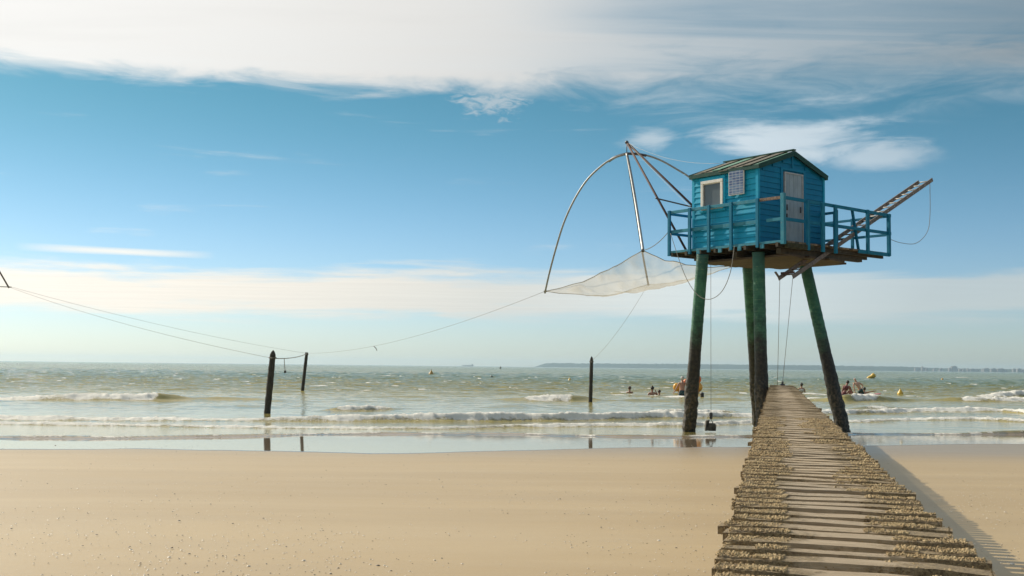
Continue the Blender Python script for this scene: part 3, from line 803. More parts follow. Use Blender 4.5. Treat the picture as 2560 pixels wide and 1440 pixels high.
# rails
def rail(p, q, h=.085, t=.03, m='blue_rail'):
    MB().bar(p, q, t, h).build('rail', M[m], PL, bevel=.004)
rail(L(.012, .78, 1.035), L(.012, 3.86, 1.035), m='rail_worn'); rail(L(.012, .07, 1.035), L(.012, .775, 1.035), .075, m='rail_rust')
rail(L(.012, .78, .50), L(.012, 3.86, .50), .09, m='rail_worn'); rail(L(.012, .06, .50), L(.012, .52, .50), .08, m='rail_worn')
rail(L(-.03, -.005, 1.03), L(4.56, -.005, .985), .085); rail(L(-.03, -.005, .50), L(4.56, -.005, .50), .085)
rail(L(4.44, .02, .96), L(4.44, 2.28, .96), .07); rail(L(4.44, .02, .46), L(4.44, 2.28, .46), .07)
rail(L(.03, 3.845, 1.0), L(2.8, 3.845, 1.0), .07); rail(L(.03, 3.845, .46), L(2.8, 3.845, .46), .07)
rail(L(2.8, 2.29, .96), L(4.42, 2.29, .96), .07, m='rail_worn'); rail(L(2.8, 2.29, .46), L(4.42, 2.29, .46), .07)
rail(L(2.62, .39, .93), L(2.62, .84, .93), .07); rail(L(2.66, .35, .93), L(2.97, .60, .93), .06); rail(L(2.66, .35, .42), L(2.97, .60, .42), .06)
MB().bar(L(3.0, .12, 1.0), L(3.28, .12, -.1), .05, .06, up=W_).build('brace', M['blue_rail'], PL)

# ================================================================== CABIN
A0, A1, B0, B1, EZ, RZ = .12, 2.76, .84, 3.06, 1.95, 2.42
AM = (A0 + A1) / 2
CB = empty('cabin', L(AM, (B0 + B1) / 2, -.02))
tag(CB, 'small blue weatherboard fishing cabin with a pitched roof standing on the stilt platform', 'cabin')
nb_ = 13; ph = EZ / nb_
def wall(name, faces, mat):
    m = MB()
    for c, x_, y_, z_ in faces: m.box(c, x_, y_, z_)
    return m.build(name, mat, CB)
wl = wall('wall', [(L(A0 + .05, (B0 + B1) / 2, EZ / 2), U * .03, W_ * ((B1 - B0) / 2 - .03), UP * (EZ / 2 - .004))], M['blue_shaded'])
wr = wall('wall', [(L(A1 - .05, (B0 + B1) / 2, EZ / 2), U * .03, W_ * ((B1 - B0) / 2 - .03), UP * (EZ / 2 - .004))], M['blue_shaded'])
def gable_wall(b, s):
    pts = [(A0 + .03, 0), (A1 - .03, 0), (A1 - .03, EZ), (AM, RZ - .02), (A0 + .03, EZ)]
    m = MB(); vs = [L(a, b - .025, z_) for a, z_ in pts] + [L(a, b + .025, z_) for a, z_ in pts]
    m.add(vs, [(0, 1, 2, 3, 4), (9, 8, 7, 6, 5)] + [(i, i + 5, (i + 1) % 5 + 5, (i + 1) % 5) for i in range(5)])
    return m.build('gable_wall', M['blue_shaded'], CB)
gf, gb = gable_wall(B0 + .06, 1), gable_wall(B1 - .06, -1)
rc = random.Random(4)
def lap(p, q, out, zz, h, mat, parent):
    """one lapped board between p and q (on the wall face), bottom edge proud"""
    j = rc.uniform(-.003, .003)
    b0, b1 = out * (.034 + j), out * (.016 + j)
    a = [p + UP * zz, q + UP * zz, q + UP * (zz + h - .004), p + UP * (zz + h - .004)]
    vs = [a[0] + b0, a[1] + b0, a[2] + b1, a[3] + b1, a[0], a[1], a[2], a[3]]
    fs = [(0, 1, 2, 3), (7, 6, 5, 4), (4, 5, 1, 0), (5, 6, 2, 1), (6, 7, 3, 2), (7, 4, 0, 3)]
    MB().add(vs, fs).build('siding_board', mat, parent)
for k in range(nb_):
    lap(L(A0 + .02, B1 - .03, 0), L(A0 + .02, B0 + .03, 0), -U, k * ph, ph, M['blue_lit'], wl)
    lap(L(A1 - .02, B0 + .03, 0), L(A1 - .02, B1 - .03, 0), U, k * ph, ph, M['blue_shaded'], wr)
D0, D1, DT = 1.10, 1.86, 1.90
ng = 17; pg = RZ / ng
for k in range(ng):
    z0 = k * pg; z1 = z0 + pg
    if z1 <= EZ: x0, x1 = A0 + .03, A1 - .03
    else:
        f = (z1 - EZ) / (RZ - EZ); x0, x1 = A0 + .03 + f * (AM - A0), A1 - .03 - f * (A1 - AM)
    if x1 - x0 < .12: continue
    spans = [(x0, min(x1, D0 - .13)), (max(x0, D1 + .13), x1)] if z0 < DT + .12 else [(x0, x1)]
    for s0, s1 in spans:
        if s1 - s0 > .05: lap(L(s0, B0 + .032, 0), L(s1, B0 + .032, 0), -W_, z0, pg, M['blue_shaded'], gf)
    lap(L(x1, B1 - .032, 0), L(x0, B1 - .032, 0), W_, z0, pg, M['blue_shaded'], gb)
# corner boards and trim
for a, b in ((A0 - .012, B0 + .03), (A0 + .02, B1 + .005), (A1 + .012, B0 + .03), (A1 + .012, B1 - .02)):
    MB().box(L(a, b, EZ / 2), U * .034, W_ * .045, UP * (EZ / 2 + .004)).build('corner_board', M['blue_lit'], CB, bevel=.004)
for a in (D0 - .085, D1 + .085):
    MB().box(L(a, B0 + .008, DT / 2 + .06), U * .044, W_ * .024, UP * (DT / 2 + .06)).build('door_trim', M['blue_shaded'], CB)
MB().box(L((D0 + D1) / 2, B0 + .006, DT + .085), U * (.042 + (D1 - D0) / 2), W_ * .022, UP * .036).build('door_trim', M['blue_shaded'], CB)
MB().box(L(AM, B0 - .012, 2.22), U * .02, W_ * .012, UP * .20).build('gable_batten', M['blue_shaded'], CB)
# door
dr = MB().box(L((D0 + D1) / 2, B0 + .012, DT / 2 + .01), U * ((D1 - D0) / 2 - .035), W_ * .02, UP * (DT / 2 - .03)).build('door', M['door_grey'], CB)
for k in range(4):
    a = D0 + .05 + (k + .5) * (D1 - D0 - .1) / 4
    MB().box(L(a, B0 - .011, DT / 2 + .01), U * ((D1 - D0 - .1) / 8 - .003), W_ * .004, UP * (DT / 2 - .04)).build('door_plank', M['door_grey'], dr)
for a, b, c, d in ((D0 + .0, D0 + .034, 0, DT), (D1 - .034, D1, 0, DT), (D0 + .034, D1 - .034, DT - .034, DT)):
    MB().box(L((a + b) / 2, B0 - .003, (c + d) / 2), U * ((b - a) / 2), W_ * .034, UP * ((d - c) / 2)).build('door_frame', M['door_frame'], dr)
for a, z_ in ((D0 + .10, .98), (D0 + .09, .74), (D1 - .11, .96)):
    MB().box(L(a, B0 - .026, z_), U * .018, W_ * .012, UP * .075).build('latch', M['metal_dark'], dr)
# window on the sunlit wall
wn = MB()
w0_, w1_, h0_, h1_ = 1.985, 2.745, .985, 1.755
for bb, zz, sb, sz_ in (((w0_ + w1_) / 2, h0_ + .045, (w1_ - w0_) / 2, .045), ((w0_ + w1_) / 2, h1_ - .04, (w1_ - w0_) / 2, .04), (w0_ + .04, (h0_ + h1_) / 2, .04, (h1_ - h0_) / 2 - .086), (w1_ - .04, (h0_ + h1_) / 2, .04, (h1_ - h0_) / 2 - .086)):
    wn.box(L(A0 - .045, bb, zz), U * .035, W_ * sb, UP * sz_)
wn = wn.build('window', M['white_frame'], CB, bevel=.004)
MB().box(L(A0 - .022, (w0_ + w1_) / 2, (h0_ + h1_) / 2), U * .006, W_ * ((w1_ - w0_) / 2 - .07), UP * ((h1_ - h0_) / 2 - .07)).build('pane', M['glass'], wn)
for bb, zz, sb, sz_ in (((w0_ + w1_) / 2, h1_ + .045, (w1_ - w0_) / 2 + .06, .042), (w0_ - .035, (h0_ + h1_) / 2, .03, (h1_ - h0_) / 2), ((w0_ + w1_) / 2, h0_ - .032, (w1_ - w0_) / 2 + .06, .03)):
    MB().box(L(A0 - .027, bb, zz), U * .028, W_ * sb, UP * sz_).build('window_trim', M['blue_lit'], wn)
for zz in (h0_ + .095, h1_ - .085):
    MB().box(L(A0 - .034, (w0_ + w1_) / 2, zz), U * .010, W_ * ((w1_ - w0_) / 2 - .082), UP * .012).build('sash', M['white_frame'], wn)
# solar panel hung on the wall
spn = MB().box(L(A0 - .075, 1.51, 1.585), U * .018, W_ * .25, UP * .32)
spn = spn.build('solar_panel', M['white_frame'], CB)
me = bpy.data.meshes.new('cells'); me.from_pydata([(-.232, -.302, 0), (.232, -.302, 0), (.232, .302, 0), (-.232, .302, 0), (-.232, -.302, -.004), (.232, -.302, -.004), (.232, .302, -.004), (-.232, .302, -.004)], [], [(0, 1, 2, 3), (7, 6, 5, 4), (0, 4, 5, 1), (1, 5, 6, 2), (2, 6, 7, 3), (3, 7, 4, 0)])
cells = finish('cells', me, M['solar'], spn)
cells.matrix_local = Matrix.Translation(L(A0 - .098, 1.51, 1.585) - CB.location) @ Matrix((-W_, UP, -U)).transposed().to_4x4()
MB().box(L(A0 - .03, 1.51, 1.80), U * .03, W_ * .03, UP * .06).build('bracket', M['metal_dark'], spn)
# roof: two slopes of boards running from ridge to eave
rf = MB()
sl_ = (RZ - EZ) / (AM - A0)
OV, BO = .06, .06
def slope(sgn, off):      # point on roof plane at horizontal run r from ridge
    def f(r, b, dz=0.0): return L(AM + sgn * r, b, RZ + .03 - sl_ * r + off + dz)
    return f
RUN = AM - A0 + OV
for sgn in (-1, 1):
    f = slope(sgn, 0)
    vs = [f(0, B0 - BO), f(RUN, B0 - BO), f(RUN, B1 + BO), f(0, B1 + BO)]
    rf.add([v for v in vs] + [v - UP * .03 for v in vs], [(0, 1, 2, 3), (7, 6, 5, 4), (0, 4, 5, 1), (1, 5, 6, 2), (2, 6, 7, 3), (3, 7, 4, 0)])
rf = rf.build('roof', M['wood_dark'], CB)
nbr = 9; bwid = (B1 - B0 + 2 * BO) / nbr
for sgn in (-1, 1):
    for k in range(nbr):
        b0 = B0 - BO + k * bwid; dz = .006 + .030 * (k % 2) + rc.uniform(0, .018); r1 = RUN + rc.uniform(-.02, .05)
        f = slope(sgn, dz)
        vs = [f(0, b0 - .015), f(r1, b0 - .015), f(r1, b0 + bwid + .01), f(0, b0 + bwid + .01)]
        MB().add(vs + [v - UP * .02 for v in vs], [(0, 1, 2, 3), (7, 6, 5, 4), (0, 4, 5, 1), (1, 5, 6, 2), (2, 6, 7, 3), (3, 7, 4, 0)]).build('roof_board', M['roof_mint'] if k in (0, 5) else M['roof_board'], rf)
    f = slope(sgn, -.035)
    for b in (B0 - BO - .018, B1 + BO + .018):
        MB().bar(f(-.005, b), f(RUN + .02, b), .03, .125).build('barge_board', M['roof_green'], rf)
    MB().bar(f(RUN + .02, B0 - BO - .02, .0), f(RUN + .02, B1 + BO + .02, .0), .028, .10).build('fascia', M['roof_green'], rf)
MB().bar(L(AM, B0 - BO - .03, RZ + .085), L(AM, B1 + BO + .02, RZ + .085), .12, .03).build('ridge_cap', M['roof_green'], rf)

# ================================================================== LADDER
LD_lo = L(.56, .62, -.92)
def ladder():
    a0 = on_plane(1982, 692, L(0, .16, 0), W_); a1 = on_plane(2331, 449, L(0, .16, 0), W_)
    root = empty('ladder', a0)
    tag(root, 'long weathered wooden ladder tilted up through the platform railing', 'ladder')
    d = (a1 - a0).normalized(); off = W_ * .40
    nrm = d.cross(W_).normalized()
    for o_ in (Vector((0, 0, 0)), off):
        sh = d * (-.06 if o_.length else 0)
        MB().bar(a0 + o_ + sh, a1 + o_ + sh, .035, .105, up=nrm).build('side_rail', M['ladder'], root, bevel=.005)
    Ln = (a1 - a0).length; n = 21
    for k in range(n):
        p = a0 + d * (.18 + k * (Ln - .3) / (n - 1))
        MB().tube([p - W_ * .028, p + off + W_ * .028], .017, 8).build('rung', M['rung'] if k > 11 else M['ladder'], root, True)
    MB().bar(a0 + off - d * .02, a0 + off - d * .10 + nrm * .20 * (1 if nrm.z > 0 else -1), .03, .05, up=W_).build('hook', M['ladder'], root)
    MB().bar(a0 + d * .10 + nrm * .08 * (1 if nrm.z > 0 else -1), a0 + d * .10 + off + nrm * .08 * (1 if nrm.z > 0 else -1), .05, .05).build('foot_bar', M['rust'], root)
    return a0, a1, d, off
la0, la1, ldir, loff = ladder()

# ================================================================== LIFT NET, BOOM, ROPES
def rope(pts_, label, r=.006, m='rope', group=None, name='rope', seg=None):
    o = MB().tube(pts_, r, 6).build(name, M[m], None, True); tag(o, label, 'rope', group); return o
def hang(a, b, sag, n=16):
    a, b = Vector(a), Vector(b)
    return [a.lerp(b, i / n) - UP * (sag * 4 * (i / n) * (1 - i / n)) for i in range(n + 1)]
def curve(pts_, n=8):
    pts_ = [Vector(p) for p in pts_]; q = [pts_[0]] + pts_ + [pts_[-1]]; out = []
    for i in range(1, len(q) - 2):
        for k in range(n):
            t = k / n; p0, p1, p2, p3 = q[i - 1:i + 3]
            out.append(.5 * ((2 * p1) + (p2 - p0) * t + (2 * p0 - 5 * p1 + 4 * p2 - p3) * t * t + (3 * p1 - p0 - 3 * p2 + p3) * t ** 3))
    return out + [pts_[-1]]
TIP = at_d(1567, 356, 34.3); APX = at_d(1567, 386, 34.3)
NL, NR, NN, NF = at_d(1363, 728, 36.2), at_d(1846, 662, 32.6), at_d(1607, 626, 31.6), at_d(1620, 711, 37.8)
BM = empty('net_boom', L(1.0, 3.6, 0))
tag(BM, 'rusty two-legged boom leaning out from the platform railing to carry the net', 'boom')
bl1 = on_plane(1718, 607, L(0, 3.60, 0), W_); bl2 = L(2.35, 3.60, 0)
nn_ = ray(1735, 518).cross(TIP - EYEP); q0, q1 = L(0, 3.62, -.03), L(1, 3.62, -.03)
bl2 = q0 + (q1 - q0) * ((EYEP - q0).dot(nn_) / (q1 - q0).dot(nn_))
bl1.z = O.z - .03
MB().tube([bl1, TIP], .033, 8).build('boom_leg', M['rust'], BM, True)
MB().tube([bl2, TIP + U * .06 - UP * .03], .036, 8).build('boom_leg', M['rust'], BM, True)
cb0 = bl1.lerp(TIP, .455); cb1 = bl2.lerp(TIP, .42)
MB().tube([cb0 - (cb1 - cb0) * .06, cb1], .022, 8).build('cross_bar', M['metal_dark'], BM, True)
MB().ball(TIP, .06, 8, 6).build('pulley', M['metal_dark'], BM, True)
# hoops and net
NT = empty('lift_net', (APX.x, APX.y, APX.z - 3.6))
tag(NT, 'square lift net hung from two crossed silver hoops under the boom', 'net')
def hoop_half(px_pts, d0, d1, r, mat, name='hoop', bulge=0):
    n = len(px_pts); pts_ = [at_d(x, y, d0 + (d1 - d0) * (i / (n - 1)) ** 1.3) for i, (x, y) in enumerate(px_pts)]
    return MB().tube(curve(pts_, 6), r, 10).build(name, mat, NT, True)
hoop_half([(1567, 384), (1540, 393), (1510, 410), (1470, 447), (1437, 497), (1410, 556), (1390, 620), (1374, 680), (1362, 733)], 34.3, 36.2, .030, M['metal'])
hoop_half([(1567, 384), (1610, 387), (1650, 400), (1690, 422), (1728, 447), (1765, 490), (1800, 550), (1828, 612), (1846, 662)], 34.3, 32.6, .030, M['metal'])
hoop_half([(1567, 384), (1578, 440), (1590, 510), (1600, 575), (1608, 628)], 34.3, 31.6, .042, M['metal'])
hoop_half([(1567, 384), (1577, 450), (1590, 530), (1605, 625), (1621, 713)], 34.3, 37.8, .032, M['metal_dark'])
hoop_half([(1567, 384), (1540, 392), (1522, 403)], 34.31, 34.7, .042, M['metal_dark'], 'sleeve')
hoop_half([(1567, 384), (1592, 385), (1615, 389)], 34.31, 34.1, .042, M['metal_dark'], 'sleeve')
MB().tube([TIP, APX], .014, 6).build('shackle', M['metal_dark'], NT, True)
for p in (NL, NN): MB().ball(p, .05, 8, 6).build('clamp', M['metal_dark'], NT, True)
# the sheet: corners L, F, R, N; sagging edges and a soft belly
n = 60; nv_, nt_ = [], []
for i in range(n + 1):
    for j in range(n + 1):
        s, t = i / n, j / n
        # bilinear with corners (0,0)=L (1,0)=F (1,1)=R (0,1)=N
        p = NL * (1 - s) * (1 - t) + NF * s * (1 - t) + NR * s * t + NN * (1 - s) * t
        e = 4 * s * (1 - s); g = 4 * t * (1 - t)
        p = p - UP * (.46 * e * g + .26 * e * (1 - t) * (1 - g) + .20 * e * t * (1 - g) + .10 * g * (1 - s) * (1 - e) + .16 * g * s * (1 - e))
        inw = (NL + NF + NR + NN) / 4 - p; inw.z = 0
        p = p + inw * .10 * max(e * (1 - g), g * (1 - e))
        wv = float(fbm(np.array(s * 5 + t * 9), np.array(s * 3 - t * 2.), 3, 500)) - .5
        p = p + UP * wv * .16 * min(1, 6 * s * (1 - s) + 3 * t * (1 - t))
        nv_.append(tuple(p))
        edge_ = min(s, 1 - s, t, 1 - t)
        nt_.append(.42 + .25 * max(0, wv) * 2 + (.35 if edge_ < .012 else 0) + .18 * abs(wv))
I = np.arange((n + 1) ** 2).reshape(n + 1, n + 1)
net = np_mesh('net', np.array(nv_), quads(I), M['net'], NT, True)
a_ = net.data.attributes.new('thick', 'FLOAT', 'POINT'); a_.data.foreach_set('value', np.array(nt_, np.float32))
for i, (c0, c1) in enumerate((((0, 0), (n, 0)), ((n, 0), (n, n)), ((n, n), (0, n)), ((0, n), (0, 0)))):
    pts_ = [nv_[int(round(c0[0] + (c1[0] - c0[0]) * k / 20)) * (n + 1) + int(round(c0[1] + (c1[1] - c0[1]) * k / 20))] for k in range(21)]
    MB().tube(pts_, .010, 5).build('edge_rope', M['rope'], NT, True)

# posts standing in the sea
def sea_post(fx, fy, tx, ty, r, label, point=True):
    f = on_z(fx, fy, 0.03); t = at_d(tx, ty, f.y)
    root = empty('mooring_post', f); tag(root, label, 'post')
    n = 26; base = f + (f - t).normalized() * 1.0
    pts_ = [base.lerp(t, k / n) for k in range(n + 1)]; rr = [r * (1.05 - .15 * k / n) * (1 + random.uniform(-.07, .07)) for k in range(n + 1)]
    if point: pts_ += [t + (t - f).normalized() * .10, t + (t - f).normalized() * .16]; rr += [rr[-1] * .6, rr[-1] * .1]
    MB().tube(pts_, rr, 10).build('shaft', M['post'], root, False)
    MB().tube([t + (f - t) * .05 + Vector((-r * 1.05, 0, 0)), t + (f - t) * .055 + Vector((0, -r * 1.05, 0)), t + (f - t) * .05 + Vector((r * 1.05, 0, 0)), t + (f - t) * .05 + Vector((0, r * 1.05, 0)), t + (f - t) * .05 + Vector((-r * 1.05, 0, 0))], .022, 5).build('lashing', M['rope'], root)
    return f, t
P1f, P1t = sea_post(668, 1032, 682, 887, .115, 'thick dark wooden post with pointed top leaning in the surf')
P2f, P2t = sea_post(756, 978, 767, 881, .105, 'slim dark wooden post leaning in deeper water behind the surf', False)
P3f, P3t = sea_post(1476, 1005, 1479, 899, .095, 'upright dark wooden post with pointed top tied to the net by a stay rope')

NL2 = at_d(18, 716, 50.0)
rope(hang(NL, P2t - UP * .05, .52, 28), 'long slack rope from the net hoop down to the slim leaning post', .0055)
kn = hang(NL, P2t - UP * .05, .52, 28)[16]
rope([kn, kn + Vector((.05, 0, -.05)), kn + Vector((.12, 0, -.12)), kn + Vector((.16, 0, -.22))], 'short loose rope tail knotted on the slack rope', .02)
p1r = P1t - UP * .12
rope(hang(p1r, P2t - UP * .08, .10, 12), 'short rope tied between the thick and the slim leaning posts', .018)
dg = p1r.lerp(P2t, .22)
rope([dg - UP * .08, dg - UP * .35 + Vector((.02, 0, 0)), dg - UP * .58 + Vector((.05, 0, 0))], 'rope end dangling with a dark knot between two posts', .014)
MB_k = MB().ball(dg - UP * .62 + Vector((.05, 0, 0)), .05, 8, 6, (1, 1, 1.2)).build('knot', M['post'], None, True); tag(MB_k, 'dark knot at the end of the dangling rope', 'knot')
rope(hang(NL2, p1r, .22, 24), 'thin sagging rope from the neighbouring net to the thick leaning post', .0055)
rope(hang(NL2 + Vector((0.02, 0, .02)), P2t - UP * .06, .24, 24), 'thin sagging rope from the neighbouring net to the slim leaning post', .0055)
rope(hang(NF, P3t - UP * .05, .25, 16), 'taut thin stay rope from net corner to the upright post', .005)
rope(hang(NN, L(-.06, 3.80, .52), .10, 10), 'short rope tying the net hoop to the platform railing', .010)
rope(hang(TIP, L(AM - .6, B1 - .3, 2.35), .2, 12), 'thin pale rope from the boom tip to the cabin roof', .004, 'rope_pale')
rope(hang(TIP + U * .05, L(.1, 3.0, 1.0), .05, 10), 'thin pale rope running down beside the boom to the railing', .0035, 'rope_pale')
lp0, lp1 = L(-.08, 3.72, .45), on_plane(1836, 615, L(-.08, 0, 0), U)
rope(curve([lp0, at_d(1698, 650, 29.6), at_d(1718, 700, 29.2), at_d(1745, 738, 28.8), at_d(1775, 748, 28.5), at_d(1805, 728, 28.2), at_d(1826, 680, 28.0), lp1], 6), 'grey rope drooping in a loop under the platform edge', .009)
le_ = la1 - ldir * .15
rope(curve([le_ - UP * .05, at_d(2325, 535, le_.y), at_d(2318, 580, le_.y - .2), at_d(2290, 608, le_.y - .6), at_d(2252, 607, le_.y - 1.2), L(4.46, -.02, .35)], 8), 'grey rope looping from the raised ladder end to the railing corner', .008)
dk = Vector((mid_x(BEND - .4) - .12, BEND - .4, DZ + .03))
rope([la0 + loff - UP * .02, Vector((dk.x, dk.y, DZ))], 'thin rope hanging straight from the ladder hook to the boardwalk end', .006)
rope([la0 - UP * .02, Vector((dk.x + .14, dk.y + .02, DZ + .06))], 'thin rope hanging from the ladder foot to a small block on the boardwalk end', .006)
cl = empty('rope_cleat', (dk.x + .14, dk.y + .02, DZ + .004)); tag(cl, 'small dark cleat on the seaward end of the boardwalk', 'cleat')
MB().box(cl.location + UP * .02, (.06, 0, 0), (0, .03, 0), (0, 0, .02)).build('base', M['metal_dark'], cl); MB().tube([cl.location + UP * .04, cl.location + UP * .11], .028, 8).build('horn', M['metal_dark'], cl, True)

# counterweight hanging just above the shallows
cw = on_z(1778, 1077, .05); CW = empty('counterweight', cw)
tag(CW, 'rough concrete counterweight hanging on a pulley block between the stilts', 'weight')
b = MB(); rcw = random.Random(2)
for (ox, w, h0, h1, m_) in ((.02, .115, 0, .20, 'concrete'),):
    ring = []
    for zz, sc in ((h0, .9), (h0 + .06, 1.0), (h1 - .06, .98), (h1, .78)):
        ring.append([cw + Vector((ox + math.cos(a) * w * sc * rcw.uniform(.92, 1.06), math.sin(a) * w * sc * rcw.uniform(.92, 1.06), zz)) for a in [2 * math.pi * k / 8 + .4 for k in range(8)]])
    vs = sum(ring, []); fs = [(j * 8 + k, j * 8 + (k + 1) % 8, (j + 1) * 8 + (k + 1) % 8, (j + 1) * 8 + k) for j in range(3) for k in range(8)] + [tuple(reversed(range(8))), tuple(24 + k for k in range(8))]
    MB().add(vs, fs).build('block', M['concrete'], CW)
MB().box(cw + Vector((-.105, .04, .14)), (.045, 0, .01), (0, .07, 0), (.012, 0, .14)).build('side_slab', M['concrete'], CW, bevel=.015)
MB().tube([cw + Vector((-.08, 0, .2)), cw + Vector((-.01, 0, .33)), cw + Vector((.05, 0, .19))], .014, 6).build('sling', M['metal'], CW, True)
MB().ball(cw + Vector((-.005, 0, .36)), .045, 8, 6, (1, .6, 1.2)).build('hook', M['metal_dark'], CW, True)
MB().box(cw + Vector((-.005, 0, .43)), (.042, 0, 0), (0, .03, 0), (0, 0, .055)).build('pulley_block', M['metal_dark'], CW, bevel=.015)
rope([cw + Vector((-.005, 0, .47)), at_d(1777, 640, cw.y)], 'thin straight cable holding the counterweight', .006)
# corner of the neighbouring net reaching into view at the left
nb = empty('neighbour_net_frame', NL2 - UP * .3); tag(nb, 'corner of another lift net frame with thin poles at the edge of the beach view', 'net frame')
MB().tube([NL2 + Vector((.08, 0, -.06)), at_d(-40, 612, 50.6), at_d(-160, 470, 51.5), at_d(-420, 360, 52)], .035, 8).build('hoop', M['ladder'], nb, True)
MB().tube([NL2 + Vector((.20, 0, -.03)), NL2 + Vector((-1.6, .2, 0.03))], .022, 6).build('edge_rope', M['rope'], nb, True)

# ================================================================== BUOYS, SHIP
def buoy(px, py, h, label, mat, kind='cone', tilt=0, grp=None):
    c = on_z(px, py, .02); c.z = sea_z(c.x, c.y) if c.y < 300 else 0
    o = empty('buoy', c); tag(o, label, 'buoy')
    ax = Vector((math.sin(tilt), 0, math.cos(tilt)))
    if kind == 'cone': prof = [(-.3, .30), (-.05, .50), (.12, .52), (.30, .44), (.62, .24), (.88, .09), (1.0, .03)]
    elif kind == 'pill': prof = [(-.25, .05), (-.2, .20), (.0, .26), (.55, .26), (.62, .34), (.95, .34), (1.05, .20), (1.08, .04)]
    else: prof = [(-.4, .1), (-.3, .35), (0, .5), (.35, .46), (.6, .3), (.68, .14), (.85, .12), (.87, .03)]
    MB().tube([c + ax * (t * h) for t, r in prof], [r * h for t, r in prof], 14).build('body', mat, o, True)
    e = c + ax * h
    MB().tube([e - ax * .05 * h, e + ax * .10 * h], .05 * h, 6).build('eye', M['metal_dark'], o)
buoy(1078, 937, 1.0, 'ochre conical buoy floating far out beyond the slim leaning post', M['buoy_ochre'])
buoy(1424, 952, .46, 'small yellow conical buoy beside the upright post', M['buoy'])
buoy(2172, 947, 1.35, 'large yellow cylindrical buoy tipped over far behind the bathers', M['buoy'], 'pill', R(62))
buoy(2251, 988, .40, 'yellow conical buoy near the bathers on the right of the slanting stilt', M['buoy'])
buoy(2356, 950, .5, 'small round ochre buoy floating off the far town', M['buoy_ochre'], 'ball')
buoy(1229, 945, .42, 'small grey green float with pale base far from shore', M['buoy_dark'], 'ball')
buoy(1251, 921, 1.8, 'tiny dark marker buoy close to the horizon', M['buoy_dark'], 'cone')
sp = Vector(((1172 - 1280) / FPX * 6400, 6400, 0)); sh = empty('cargo_ship', sp); tag(sh, 'distant cargo ship with cranes on the horizon', 'ship')
MB().box(sp + Vector((0, 0, 2.2)), (33, 0, 0), (0, 5, 0), (0, 0, 2.6)).build('hull', M['ship'], sh)
MB().box(sp + Vector((25, 0, 9)), (4, 0, 0), (0, 4, 0), (0, 0, 4.2)).build('bridge_house', M['ship'], sh)
for q in (-24, -12, 0, 12): MB().tube([sp + Vector((q, 0, 4)), sp + Vector((q, 0, 10.5))], .8, 5).build('mast', M['ship'], sh)
for q in (-24, 0): MB().tube([sp + Vector((q, 0, 10.2)), sp + Vector((q + 12, 0, 9.6))], .45, 5).build('crane_jib', M['ship'], sh)

